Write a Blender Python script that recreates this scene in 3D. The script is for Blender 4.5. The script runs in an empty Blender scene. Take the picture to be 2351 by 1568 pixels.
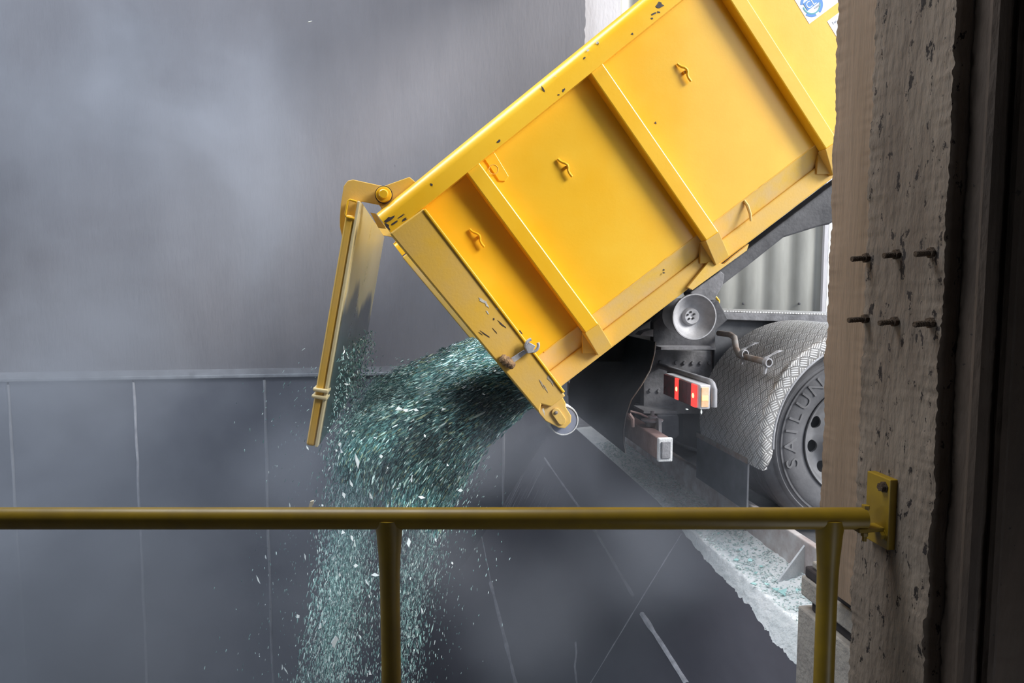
import bpy, bmesh, math, random
from mathutils import Vector, Matrix, noise
random.seed(7)
S = bpy.context.scene
COL = S.collection
# ------------------------------------------------------------------ camera
F = 1550.0; YAW = math.radians(7.9); PIT = math.radians(4.5); CZ = 1.30
FW = Vector((math.sin(YAW)*math.cos(PIT), math.cos(YAW)*math.cos(PIT), -math.sin(PIT)))
RT = Vector((math.cos(YAW), -math.sin(YAW), 0)); UP = RT.cross(FW)
CP = Vector((0, 0, CZ))
cd = bpy.data.cameras.new('camera'); cam = bpy.data.objects.new('camera', cd); COL.objects.link(cam)
cam.location = CP; cam.rotation_euler = (math.pi/2-PIT, 0, -YAW)
cd.sensor_width = 36; cd.lens = F/2351*36; cd.clip_start = .05; cd.clip_end = 200
S.camera = cam
# ------------------------------------------------------------------ light and exposure
S.view_settings.view_transform = 'Standard'; S.view_settings.look = 'None'
S.view_settings.gamma = 1; S.view_settings.use_curve_mapping = False
S.view_settings.exposure = 0.0
wd = bpy.data.worlds.new('world'); S.world = wd; wd.use_nodes = True
wn = wd.node_tree.nodes; wb = wn['Background']
wb.inputs[0].default_value = (.80, .88, 1.0, 1); wb.inputs[1].default_value = 2.3
def sun(name, frm, energy, ang, col):
    l = bpy.data.lights.new(name, 'SUN'); l.energy = energy; l.angle = math.radians(ang); l.color = col
    o = bpy.data.objects.new(name, l); COL.objects.link(o)
    o.rotation_euler = Vector(frm).to_track_quat('Z', 'Y').to_euler(); o.location = Vector(frm)*6
    return o
sun('sun', (.74, -.46, .52), 4.4, 20, (1.0, .97, .92))
def area(name, loc, to, sx, sy, power, col):
    l = bpy.data.lights.new(name, 'AREA'); l.shape = 'RECTANGLE'; l.size = sx; l.size_y = sy; l.energy = power; l.color = col
    o = bpy.data.objects.new(name, l); COL.objects.link(o); o.location = loc
    o.rotation_euler = (Vector(loc)-Vector(to)).to_track_quat('Z', 'Y').to_euler(); return o
area('fill_light_top', (-1.8, 3.6, 5.8), (-1.2, 5.2, 0), 4.5, 2.0, 450, (.86, .92, 1.0))  # added overhead fill for the hall, not a known lamp
area('fill_light_left', (-6.9, 3.2, .6), (-.5, 4.8, -1.2), 2.0, 1.2, 130, (.80, .90, 1.0))  # added low fill from the left to brighten the mist in the pit
# ------------------------------------------------------------------ pixel helpers (a sight line cut with a world plane)
def ray(x, y): return FW*F + RT*(x-1175.5) + UP*(784-y)
def pY(x, y, Y): d = ray(x, y); return CP + d*(Y/d.y)
def pZ(x, y, Z): d = ray(x, y); return CP + d*((Z-CZ)/d.z)
def pX(x, y, X): d = ray(x, y); return CP + d*(X/d.x)
def pD(x, y, D): return CP + ray(x, y)*(D/F)
# ------------------------------------------------------------------ materials
def mat(name, c1, c2=None, scale=4, rough=.6, metal=0, bump=0, bscale=None, stretch=(1,1,1), chips=None, rv=.1, detail=6, lo=.35, hi=.65, spec=.5, coat=0, emis=None):
    m = bpy.data.materials.new(name); m.use_nodes = True
    t = m.node_tree; N = t.nodes; L = t.links; b = N['Principled BSDF']
    b.inputs['Metallic'].default_value = metal; b.inputs['Specular IOR Level'].default_value = spec
    if coat: b.inputs['Coat Weight'].default_value = coat; b.inputs['Coat Roughness'].default_value = .15
    g = N.new('ShaderNodeNewGeometry'); mp = N.new('ShaderNodeMapping'); mp.inputs['Scale'].default_value = stretch
    L.new(g.outputs['Position'], mp.inputs[0])
    n = N.new('ShaderNodeTexNoise'); n.inputs['Scale'].default_value = scale; n.inputs['Detail'].default_value = detail
    n.inputs['Roughness'].default_value = .62; L.new(mp.outputs[0], n.inputs[0])
    mr = N.new('ShaderNodeMapRange'); mr.inputs[1].default_value = lo; mr.inputs[2].default_value = hi; L.new(n.outputs[0], mr.inputs[0])
    mx = N.new('ShaderNodeMix'); mx.data_type = 'RGBA'; mx.inputs[6].default_value = (*c1, 1); mx.inputs[7].default_value = (*(c2 or c1), 1)
    L.new(mr.outputs[0], mx.inputs[0]); out = mx.outputs[2]
    if chips:
        col, cs, th, cst = chips
        mp2 = N.new('ShaderNodeMapping'); mp2.inputs['Scale'].default_value = cst; L.new(g.outputs['Position'], mp2.inputs[0])
        n2 = N.new('ShaderNodeTexNoise'); n2.inputs['Scale'].default_value = cs; n2.inputs['Detail'].default_value = 5; n2.inputs['Roughness'].default_value = .7
        L.new(mp2.outputs[0], n2.inputs[0])
        r2 = N.new('ShaderNodeMapRange'); r2.inputs[1].default_value = th; r2.inputs[2].default_value = th+.02; L.new(n2.outputs[0], r2.inputs[0])
        m2 = N.new('ShaderNodeMix'); m2.data_type = 'RGBA'; L.new(r2.outputs[0], m2.inputs[0]); L.new(out, m2.inputs[6]); m2.inputs[7].default_value = (*col, 1)
        out = m2.outputs[2]
    L.new(out, b.inputs['Base Color'])
    rr = N.new('ShaderNodeMapRange'); rr.inputs[3].default_value = max(.03, rough-rv); rr.inputs[4].default_value = min(1, rough+rv)
    L.new(n.outputs[0], rr.inputs[0]); L.new(rr.outputs[0], b.inputs['Roughness'])
    if bump:
        nb = N.new('ShaderNodeTexNoise'); nb.inputs['Scale'].default_value = bscale or scale*6; nb.inputs['Detail'].default_value = 6
        L.new(mp.outputs[0], nb.inputs[0]); bp = N.new('ShaderNodeBump'); bp.inputs['Strength'].default_value = min(1, bump); bp.inputs['Distance'].default_value = .01
        L.new(nb.outputs[0], bp.inputs['Height']); L.new(bp.outputs[0], b.inputs['Normal'])
    if emis:
        b.inputs['Emission Color'].default_value = (*emis[0], 1); b.inputs['Emission Strength'].default_value = emis[1]
    return m
M = {}
M['paint'] = mat('yellow_paint', (.90,.475,.012), (.93,.55,.03), 1.6, .36, bump=.04, bscale=60, chips=((.18,.10,.04), 26, .80, (1,1,1)), coat=.25)
M['paint2'] = mat('dusty_yellow_paint', (.80,.47,.05), (.70,.45,.13), 3.0, .5, bump=.06, bscale=80, chips=((.09,.06,.05), 18, .765, (1,1,1)))
M['paint3'] = mat('grimy_yellow_paint', (.70,.48,.20), (.78,.49,.08), 6, .6, bump=.08, bscale=80, chips=((.12,.08,.06), 22, .74, (1,1,1)))
M['cream'] = mat('worn_gate_skin', (.80,.66,.36), (.88,.76,.48), 2, .32, metal=.15, bump=.02)
M['chip'] = mat('bare_dark_steel', (.03,.025,.03), (.07,.05,.05), 60, .6)
M['chipw'] = mat('peeled_film', (.75,.72,.66), (.5,.47,.42), 60, .6)
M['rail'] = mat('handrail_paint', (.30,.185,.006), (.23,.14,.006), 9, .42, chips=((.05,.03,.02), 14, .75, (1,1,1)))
M['wall'] = mat('wall_concrete', (.140,.138,.152), (.195,.19,.206), .9, .85, bump=.5, bscale=30, stretch=(1,1,.22), chips=((.12,.115,.125), 11, .72, (1,1,.6)), detail=10)
M['steel'] = mat('dusty_steel_lining', (.085,.09,.115), (.15,.16,.19), 1.4, .5, metal=.25, bump=.15, bscale=16, detail=9)
M['slide'] = mat('scoured_steel', (.085,.082,.10), (.15,.145,.17), 1.3, .42, metal=.35, bump=.1, bscale=14, stretch=(1,.35,1), detail=9)
M['seam'] = mat('dusty_weld', (.60,.60,.64), (.32,.32,.35), 14, .75)
M['seamd'] = mat('dark_weld', (.30,.31,.34), (.20,.205,.225), 7, .7)
M['ledge'] = mat('ledge_dust', (.30,.32,.35), (.17,.18,.2), 7, .9, bump=.3)
M['jamb'] = mat('pale_concrete', (.55,.54,.57), (.68,.67,.70), 3, .9, bump=.4, bscale=40, stretch=(1,1,.3), chips=((.25,.24,.25), 14, .72, (1,1,1)))
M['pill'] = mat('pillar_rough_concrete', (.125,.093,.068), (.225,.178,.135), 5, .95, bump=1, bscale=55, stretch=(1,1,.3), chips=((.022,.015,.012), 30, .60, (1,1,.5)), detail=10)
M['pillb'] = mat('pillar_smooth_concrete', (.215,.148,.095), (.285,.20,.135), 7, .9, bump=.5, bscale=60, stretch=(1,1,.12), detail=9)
M['pilld'] = mat('dark_brown_concrete', (.045,.030,.020), (.08,.055,.038), 4, .9, bump=.8, bscale=40, stretch=(1,1,.3), chips=((.02,.014,.01), 22, .66, (1,1,1)))  # near-black brown for the column casing, ridges and walls beside it
M['rust'] = mat('rusty_bolt', (.05,.032,.02), (.10,.065,.04), 60, .8, metal=.3, bump=.6, bscale=250)
M['dark'] = mat('dusty_black_frame', (.045,.045,.052), (.12,.12,.13), 7, .65, bump=.2, bscale=50, detail=10)
M['darkd'] = mat('dust_caked_frame', (.14,.14,.15), (.30,.30,.32), 9, .8, bump=.3, bscale=60, detail=10)
M['black'] = mat('black_rubber', (.012,.012,.014), (.035,.035,.038), 8, .65, bump=.1, bscale=60, detail=10)
M['tyre'] = mat('dusty_tyre', (.085,.085,.092), (.16,.16,.17), 6, .8, bump=.1, bscale=80, detail=9)
M['letter'] = mat('dusty_letter_rubber', (.12,.12,.125), (.20,.20,.21), 6, .8)
M['pipe'] = mat('grey_pipe', (.26,.26,.28), (.36,.36,.38), 12, .6, metal=.2)
M['rim'] = mat('dusty_rim', (.13,.13,.135), (.20,.20,.21), 8, .55, metal=.2)
M['alu'] = mat('roller_metal', (.34,.34,.36), (.55,.55,.57), 9, .6, metal=.3, bump=.15, bscale=60, detail=9)
M['rustbar'] = mat('rusted_bar', (.30,.21,.19), (.17,.115,.11), 8, .7, bump=.2)
M['galv'] = mat('dusty_grey_pipe', (.33,.32,.31), (.22,.15,.11), 12, .6, metal=.3)
M['curb'] = mat('scraped_curb', (.66,.63,.62), (.42,.34,.32), 10, .55, metal=.35, bump=.1)
M['dust'] = mat('glass_dust', (.70,.74,.74), (.88,.90,.90), 9, .95, bump=.8, bscale=70, chips=((.42,.50,.49), 40, .66, (1,1,1)), detail=9)
M['dustcoat'] = mat('white_dust_coat', (.60,.62,.64), (.78,.79,.8), 20, .95, bump=.4)
M['white'] = mat('sticker_white', (.85,.87,.9)); M['blue'] = mat('sticker_blue', (.10,.28,.66)); M['teal'] = mat('sticker_teal', (.12,.40,.46)); M['grey'] = mat('sticker_grey', (.55,.58,.65))
M['redl'] = mat('red_lens', (.26,.07,.075), (.15,.07,.07), 30, .2, coat=.5)
M['redon'] = mat('red_lens_lit', (.9,.05,.04), (.9,.05,.04), 30, .2, emis=((1,.05,.04), 1.4))
M['hot'] = mat('bulb_glow', (1,.4,.2), (1,.4,.2), 30, .2, emis=((1,.30,.15), 4))
M['amber'] = mat('amber_lens', (.75,.42,.22), (.8,.6,.45), 25, .3, emis=((1,.6,.25), .25))
M['amberon'] = mat('amber_lens_lit', (1,.6,.2), (1,.6,.2), 25, .3, emis=((1,.62,.22), 1.6))
M['lensw'] = mat('clear_lamp_case', (.62,.62,.66), (.75,.75,.78), 25, .3)
M['tank'] = mat('dusty_air_tank', (.07,.075,.085), (.13,.135,.15), 8, .6)
M['disc'] = mat('blue_grey_wheel_face', (.20,.23,.32), (.28,.30,.38), 12, .6)
M['corr'] = mat('corrugated_sheet', (.24,.24,.22), (.33,.33,.305), 3, .5, metal=.25, stretch=(1,1,.3), detail=9)
M['asph'] = mat('asphalt', (.05,.05,.055), (.10,.10,.105), 5, .9, bump=.5)
M['ceil'] = mat('ceiling_concrete', (.16,.16,.17), (.2,.2,.21), 2, .9)
M['block'] = mat('dusty_block', (.42,.38,.33), (.30,.27,.24), 9, .95, bump=.6, bscale=50, chips=((.1,.09,.08), 26, .68, (1,1,1)))
M['timber'] = mat('dark_timber', (.02,.017,.018), (.05,.04,.04), 9, .8)
M['wood'] = mat('pale_wood', (.75,.68,.50), (.6,.5,.35), 30, .7)
def glassmat(name, cols, rough=.22, lo=1, hi=1):
    m = bpy.data.materials.new(name); m.use_nodes = True; t = m.node_tree; N = t.nodes; L = t.links; b = N['Principled BSDF']
    g = N.new('ShaderNodeNewGeometry'); r = N.new('ShaderNodeValToRGB'); r.color_ramp.interpolation = 'LINEAR'
    L.new(g.outputs['Random Per Island'], r.inputs[0]); e = r.color_ramp.elements
    for i, (p, c) in enumerate(cols):
        x = e[i] if i < 2 else e.new(p)
        x.position = p; x.color = (*c, 1)
    n = N.new('ShaderNodeTexNoise'); n.inputs['Scale'].default_value = 3.2; n.inputs['Detail'].default_value = 3; L.new(g.outputs['Position'], n.inputs[0])
    mr = N.new('ShaderNodeMapRange'); mr.inputs[1].default_value = .36; mr.inputs[2].default_value = .64; mr.inputs[3].default_value = lo; mr.inputs[4].default_value = hi; L.new(n.outputs[0], mr.inputs[0])
    vm = N.new('ShaderNodeVectorMath'); vm.operation = 'SCALE'; L.new(r.outputs[0], vm.inputs[0]); L.new(mr.outputs[0], vm.inputs['Scale'])
    L.new(vm.outputs[0], b.inputs['Base Color']); b.inputs['Roughness'].default_value = rough
    b.inputs['Specular IOR Level'].default_value = .8
    return m
TEAL = [(0, (.05,.11,.115)), (1, (.90,.98,.97)), (.30, (.14,.28,.275)), (.58, (.28,.47,.45)), (.80, (.48,.68,.66)), (.93, (.75,.92,.90))]
M['shard'] = glassmat('broken_glass', TEAL, lo=1.0, hi=2.0)
M['shardd'] = glassmat('dark_broken_glass', [(0, (.025,.05,.058)), (1, (.80,.95,.94)), (.40, (.06,.15,.155)), (.72, (.14,.30,.295)), (.88, (.22,.24,.13)), (.92, (.40,.62,.60))], lo=.55, hi=3.0)
M['shardp'] = glassmat('dusty_glass', [(0, (.35,.46,.45)), (1, (.80,.86,.85)), (.3, (.50,.62,.60)), (.6, (.62,.72,.70)), (.8, (.70,.78,.77)), (.95, (.75,.82,.80))], .6)
M['shardw'] = glassmat('glint_white_glass', [(0, (.70,.88,.86)), (1, (.95,.98,1))], .3)  # glint of the flakes is put in as a near-white base colour
M['core'] = mat('glass_mass', (.07,.14,.15), (.22,.36,.36), 7, .5, bump=1, bscale=45, detail=10, stretch=(.45,1,1), chips=((.17,.17,.08), 2.6, .70, (.5,1,1)))
# embossed tread plate, from UVs in metres
def checker():
    m = bpy.data.materials.new('tread_plate'); m.use_nodes = True; t = m.node_tree; N = t.nodes; L = t.links; b = N['Principled BSDF']
    uv = N.new('ShaderNodeUVMap'); sp = N.new('ShaderNodeSeparateXYZ'); L.new(uv.outputs[0], sp.inputs[0])
    def mth(op, a, c=None, v=None):
        n = N.new('ShaderNodeMath'); n.operation = op
        L.new(a, n.inputs[0]) if hasattr(a, 'links') or hasattr(a, 'node') else None
        if c is not None: L.new(c, n.inputs[1])
        if v is not None: n.inputs[1].default_value = v
        return n.outputs[0]
    u0, v0 = sp.outputs[0], sp.outputs[1]
    a = mth('ADD', u0, v0); d = mth('SUBTRACT', u0, v0)     # turn 45 degrees
    cs = 14.0
    u = mth('MULTIPLY', a, v=cs); v = mth('MULTIPLY', d, v=cs)
    fu = mth('FLOOR', u); fv = mth('FLOOR', v); par = mth('PINGPONG', mth('ADD', fu, fv), v=1.0)
    def bars(x, y):
        s = mth('SINE', mth('MULTIPLY', x, v=math.pi*2*4)); s = mth('MULTIPLY', mth('ADD', s, v=.15), v=2.5)
        n = N.new('ShaderNodeClamp'); L.new(s, n.inputs[0])
        fy = mth('FRACT', y); e = mth('PINGPONG', fy, v=.5); e = mth('MULTIPLY', mth('SUBTRACT', e, v=.07), v=12); c = N.new('ShaderNodeClamp'); L.new(e, c.inputs[0])
        return mth('MULTIPLY', n.outputs[0], c.outputs[0])
    A = bars(u, v); B = bars(v, u)
    mx = N.new('ShaderNodeMix'); L.new(par, mx.inputs[0]); L.new(A, mx.inputs[2]); L.new(B, mx.inputs[3])
    h = mx.outputs[0]
    cm = N.new('ShaderNodeMix'); cm.data_type = 'RGBA'; cm.inputs[6].default_value = (.33,.32,.31,1); cm.inputs[7].default_value = (.80,.79,.78,1)
    L.new(h, cm.inputs[0]); L.new(cm.outputs[2], b.inputs['Base Color'])
    bp = N.new('ShaderNodeBump'); bp.inputs['Distance'].default_value = .004; bp.inputs['Strength'].default_value = .9; L.new(h, bp.inputs['Height']); L.new(bp.outputs[0], b.inputs['Normal'])
    b.inputs['Roughness'].default_value = .42; b.inputs['Metallic'].default_value = .35
    return m
M['tread'] = checker()
# ------------------------------------------------------------------ mesh building
WL = {}
def tag(o, label=None, cat=None, group=None, kind=None):
    if label: o['label'] = label
    if cat: o['category'] = cat
    if group: o['group'] = group
    if kind: o['kind'] = kind
    return o
def empty(name, loc, label, cat, group=None):
    o = bpy.data.objects.new(name, None); COL.objects.link(o); o.location = loc; o.empty_display_size = .2
    WL[o.name] = Vector(loc); return tag(o, label, cat, group)
class MB:
    def __init__(s): s.v = []; s.f = []; s.uv = None
    def add(s, vs, fs):
        n = len(s.v); s.v += [Vector(v) for v in vs]; s.f += [tuple(i+n for i in f) for f in fs]; return s
    def loops(s, A, B):
        n = len(A); return s.add(list(A)+list(B), [tuple(range(n))[::-1], tuple(range(n, 2*n))]+[(i, (i+1) % n, n+(i+1) % n, n+i) for i in range(n)])
    def box(s, a, b):
        x0, y0, z0 = a; x1, y1, z1 = b
        return s.loops([(x0,y0,z0),(x1,y0,z0),(x1,y1,z0),(x0,y1,z0)], [(x0,y0,z1),(x1,y0,z1),(x1,y1,z1),(x0,y1,z1)])
    def pxprism(s, pts, Y0, Y1):            # outline seen on the plane Y0, carried straight back to Y1
        A = [pY(x, y, Y0) for x, y in pts]; return s.loops(A, [Vector((p.x, Y1, p.z)) for p in A])
    def tube(s, pts, r, n=14, cap=True):
        pts = [Vector(p) for p in pts]; rs = r if isinstance(r, (list, tuple)) else [r]*len(pts)
        T = [(pts[min(i+1, len(pts)-1)]-pts[max(i-1, 0)]).normalized() for i in range(len(pts))]
        up = Vector((0,0,1)) if abs(T[0].z) < .9 else Vector((1,0,0)); a = T[0].cross(up).normalized(); vs = []
        for p, t, q in zip(pts, T, rs):
            a = (a - t*a.dot(t)).normalized(); b = t.cross(a)
            vs += [p + (a*math.cos(k*2*math.pi/n)+b*math.sin(k*2*math.pi/n))*q for k in range(n)]
        m = len(pts); fs = [(i*n+k, i*n+(k+1) % n, (i+1)*n+(k+1) % n, (i+1)*n+k) for i in range(m-1) for k in range(n)]
        if cap: fs += [tuple(range(n))[::-1], tuple(range((m-1)*n, m*n))]
        return s.add(vs, fs)
    def lathe(s, prof, c, axis=(0,1,0), n=48, closed=False, a0=0, a1=2*math.pi):  # prof: (radius, distance along axis)
        c = Vector(c); ax = Vector(axis).normalized(); e1 = ax.orthogonal().normalized(); e2 = ax.cross(e1); full = abs(a1-a0-2*math.pi) < 1e-6
        m = n if full else n+1; P = len(prof); vs = []
        for k in range(m):
            t = a0+(a1-a0)*k/n; d = e1*math.cos(t)+e2*math.sin(t)
            vs += [c+d*max(r, 1e-4)+ax*h for r, h in prof]
        fs = []
        for k in range(n):
            q = (k+1) % m
            for j in range(P if closed else P-1): fs.append((k*P+j, q*P+j, q*P+(j+1) % P, k*P+(j+1) % P))
        return s.add(vs, fs)
    def build(s, name, m, parent=None, bevel=0, smooth=False, seg=2, label=None, ang=35):
        lo = Vector([min(v[i] for v in s.v) for i in range(3)]); hi = Vector([max(v[i] for v in s.v) for i in range(3)]); c = (lo+hi)/2
        me = bpy.data.meshes.new(name); me.from_pydata([v-c for v in s.v], [], s.f)
        bm = bmesh.new(); bm.from_mesh(me); bmesh.ops.recalc_face_normals(bm, faces=bm.faces); bm.to_mesh(me); bm.free()
        me.materials.append(m)
        o = bpy.data.objects.new(name, me); COL.objects.link(o)
        if parent: o.parent = parent; o.location = c-WL[parent.name]
        else: o.location = c
        WL[o.name] = c
        if s.uv:
            l = me.uv_layers.new(name='UVMap')
            for lp in me.loops: l.data[lp.index].uv = s.uv(me.vertices[lp.vertex_index].co+c)
        if smooth:
            for p in me.polygons: p.use_smooth = True
            if ang: me.set_sharp_from_angle(angle=math.radians(ang))
        if bevel:
            b = o.modifiers.new('bevel', 'BEVEL'); b.width = bevel; b.segments = seg; b.limit_method = 'ANGLE'; b.angle_limit = math.radians(30)
        if label: o['label'] = label
        return o
def st(name, mb, m, parent=None, **k):
    o = mb.build(name, m, parent, **k); o['kind'] = 'structure'; return o
def text(s, size, m, name, parent, mtx, ext=.001):
    cu = bpy.data.curves.new('t', 'FONT'); cu.body = s; cu.size = size; cu.extrude = ext; cu.align_x = 'CENTER'; cu.align_y = 'BOTTOM_BASELINE'; cu.resolution_u = 3
    o = bpy.data.objects.new('t', cu); COL.objects.link(o); dg = bpy.context.evaluated_depsgraph_get(); dg.update()
    me = bpy.data.meshes.new_from_object(o.evaluated_get(dg)); bpy.data.objects.remove(o); me.name = name
    me.transform(Matrix.Translation(-WL[parent.name]) @ mtx); me.materials.clear(); me.materials.append(m)
    c = sum((v.co for v in me.vertices), Vector())/len(me.vertices); me.transform(Matrix.Translation(-c))
    r = bpy.data.objects.new(name, me); COL.objects.link(r); r.parent = parent; r.location = c; return r
# ================================================================== THE HALL
YW = 7.0; PIT_Z = -5.0
zl = .445                                                      # height of the ledge on the back wall
def grid(o, nx, ny, w, h, fn):
    return o.add([fn(i/nx, j/ny) for j in range(ny+1) for i in range(nx+1)], [(j*(nx+1)+i, j*(nx+1)+i+1, (j+1)*(nx+1)+i+1, (j+1)*(nx+1)+i) for j in range(ny) for i in range(nx)])
# back wall: upper concrete with a broken right-hand corner
XE = pY(1343, 100, YW).x
w = MB(); nz = 160; z0, z1 = zl, 6.0
A = []; B = []
for j in range(nz+1):
    z = z0+(z1-z0)*j/nz; e = XE+.018*noise.noise(Vector((0, 3, z*9)))+.012*noise.noise(Vector((5, 1, z*30)))
    A.append((e, YW, z)); B.append((e-.02, YW+.3, z))
A = [(-7.5, YW, z0)]+A+[(-7.5, YW, z1)]; B = [(-7.5, YW+.3, z0)]+B+[(-7.5, YW+.3, z1)]
st('wall_back', w.loops(A, B), M['wall'])
w = MB(); w.box((-7.5, YW-.03, zl-.035), (XE-.04, YW+.25, zl)); st('trim_1', w, M['ledge'], bevel=.008)
w = MB(); w.box((-7.5, YW-.012, zl+.0), (XE-.04, YW+.0, zl+.055)); st('trim_2', w, M['seamd'])
w = MB(); w.box((-7.5, YW+.03, PIT_Z), (2.0, YW+.3, zl-.036)); st('wall_back_lower', w, M['steel'])
xs = [-7.4, -6.3, -5.1, -3.89, -2.765, -1.54, -.33, .88, 1.45]
wl = ['far left steel lining plate of the lower wall', 'steel lining plate', 'steel lining plate', 'dark steel lining plate left of the leftmost visible seam under the wall ledge', 'dark steel lining plate between the two left seams under the ledge', 'darkest steel lining plate under the ledge, right of the middle seam', 'steel lining plate behind the tip of the hanging tailgate', 'steel lining plate behind the pouring glass', 'steel lining plate behind the truck']
for i in range(2, len(xs)-1):
    b = MB(); b.box((xs[i]+.008, YW+.0, PIT_Z), (xs[i+1]-.008, YW+.03, zl-.036))
    o = b.build('wall_plate', M['steel'], bevel=.004)
    tag(o, ['', '', 'dark steel lining plate at the left edge of the view under the wall ledge', 'dark steel lining plate between the two left weld seams under the ledge', 'dark steel lining plate just left of the tailgate tip, right of the bold weld seam', 'dark steel lining plate directly behind the tailgate tip', 'steel lining plate mostly hidden behind the pouring glass', 'narrow steel lining plate hidden behind the glass near the truck'][i], 'wall plate', 'steel plates lining the lower back wall')
    b = MB(); x = xs[i+1]; b.tube([(x+.01*noise.noise(Vector((x, 0, z*.2*3))), YW+.0, zl-.06-z*.2) for z in range(26)], [.013+.006*noise.noise(Vector((x, z*.7, 0))) for z in range(26)], 8)
    b.build('weld_seam', M['seamd'] if i != 3 else M['seam'], o)
w = MB(); w.box((-7.8, -3, PIT_Z), (-7.5, YW+.3, 6)); st('wall_left', w, M['wall'])
w = MB(); w.box((-7.8, -3.2, -.6), (3.2, -3.0, 6)); st('wall_front', w, M['wall'])
w = MB(); w.box((-7.8, -3.2, 6), (2.2, YW+.3, 6.2)); st('ceiling', w, M['ceil'])
w = MB(); w.box((-7.5, 2.1, PIT_Z-.2), (2.0, YW+.03, PIT_Z)); st('floor_pit', w, M['slide'])
w = MB(); w.box((-7.5, -3, -.6), (1.3, 2.1, -.4)); st('floor_walkway', w, M['asph'])
w = MB(); w.box((-7.5, 2.0, PIT_Z), (1.28, 2.1, -.6)); st('wall_pit_near', w, M['wall'])
# wall on the door side of the walkway, right of the column
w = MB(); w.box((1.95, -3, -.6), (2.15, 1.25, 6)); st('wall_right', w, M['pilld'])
w = MB(); w.box((1.45, 2.6, 4.9), (1.75, YW+.3, 6)); st('wall_over_door', w, M['wall'])
# outdoor ground, slab under the truck
w = MB(); w.box((1.775, -6, -.3), (26, 7.3, 0)); w.box((1.775, 7.3, -.3), (26, 16, -.001)); st('floor', w, M['asph'])
# slide plate falling into the pit
XL, ZL, K = 1.50, -.05, 1.52
w = MB(); w.loops([(XL, 1.5, ZL), (1.775, 1.5, ZL), (1.775, 1.5, -1.2), (XL, 1.5, -1.2)][::-1], [(XL, YW, ZL), (1.775, YW, ZL), (1.775, YW, -1.2), (XL, YW, -1.2)][::-1]); st('floor_ledge', w, M['darkd'])
xb = XL-(ZL-PIT_Z)/K
w = MB(); w.loops([(XL, 1.5, ZL), (XL, 1.5, -1.2), (xb, 1.5, PIT_Z)], [(XL, YW, ZL), (XL, YW, -1.2), (xb, YW, PIT_Z)])
slope = st('floor_slope', w, M['slide'])
def onslope(px, py):                                            # sight line cut with the slide plate
    n = Vector((-K, 0, 1)).normalized(); d = ray(px, py); return CP+d*(n.dot(Vector((XL, 0, ZL))-CP)/n.dot(d))
def seam(pts, r, m, name='weld_seam'):
    b = MB(); P = [onslope(x, y) for x, y in pts]; Q = []
    for a, c in zip(P, P[1:]): Q += [a.lerp(c, k/12) for k in range(12)]
    Q.append(P[-1]); b.tube(Q, [max(.002, 1.5*r*(1+.8*noise.noise(q*9))) for q in Q], 6); return b.build(name, m, slope)
seam([(1250,1052), (1287,1105), (1330,1165)], .006, M['seam']); seam([(1335,1170),(1372,1228),(1455,1370)], .006, M['seamd']); seam([(1474,1410),(1520,1480),(1578,1572)], .009, M['seam'])
seam([(1104,1222),(1127,1335)], .004, M['seamd']); seam([(1127,1338),(1158,1460),(1186,1575)], .010, M['seam'])
seam([(1565,1225),(1470,1380),(1352,1575)], .0022, M['seam'], 'plate_joint'); seam([(1322,1475),(1324,1500),(1320,1530),(1325,1572)], .004, M['seam'], 'scratch')
for k in range(26):                                             # scuff streaks left by sliding glass
    a = random.uniform(0, 1); x = 1190+a*110+random.uniform(-10, 10); y = 1080+random.uniform(-10, 60)
    l = random.uniform(25, 110); seam([(x, y), (x-l*.5, y+l)], .0012, M['seamd'], 'scratch')
# threshold curb
CX = 1.735
w = MB(); w.box((CX, 2.35, ZL-.02), (1.775, YW, .15)); cb = w.build('threshold_curb', M['curb'], bevel=.006)
tag(cb, 'scraped rusty steel threshold curb running past the truck tyre', 'curb')
g = pZ(1780, 1345, ZL)
w = MB(); w.loops([(g.x, g.y, ZL), (CX, g.y, ZL), (CX, g.y, .13)], [(g.x, g.y+.012, ZL), (CX, g.y+.012, ZL), (CX, g.y+.012, .13)])
w.build('gusset', M['dustcoat'], cb)
# pale pilaster and corrugated wall beyond the door
XJ = pY(1425, 50, 7.31).x
w = MB(); w.box((XE-.3, 7.31, -.3), (XJ, 7.6, 6)); jb = w.build('door_pilaster', M['jamb'], bevel=.01); tag(jb, 'pale daylit concrete pilaster at the end of the grey back wall', 'pillar')
w = MB(); pr = []; x = XJ+.06; XR = pY(1889, 600, 7.66).x; i = 0
while x < XR:
    pr += [(x+.34*k/10, .045*(.5-.5*math.cos(2*math.pi*k/10))**1.6) for k in range(10)]; x += .34
A = [(x, 7.66+d, 0) for x, d in pr]+[(x, 7.66+d+.01, 0) for x, d in pr[::-1]]
w.loops(A, [(a, b, 6) for a, b, c in A]); cw = w.build('corrugated_wall', M['corr'], smooth=True, ang=60); tag(cw, 'grey corrugated metal wall standing outdoors beyond the truck', 'wall')
for k, (a, b) in enumerate([(1706,697),(1835,697),(1580,697)]):
    p = pY(a, b, 7.655); q = MB(); q.lathe([(0,-.012),(.014,-.008),(.014,.004)], p, n=10); q.build('screw', M['dark'], cw)
w = MB(); w.box((XR, 7.64, 0), (XR+.05, 7.72, 6)); w.build('edge_flashing', M['jamb'], cw)
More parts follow.
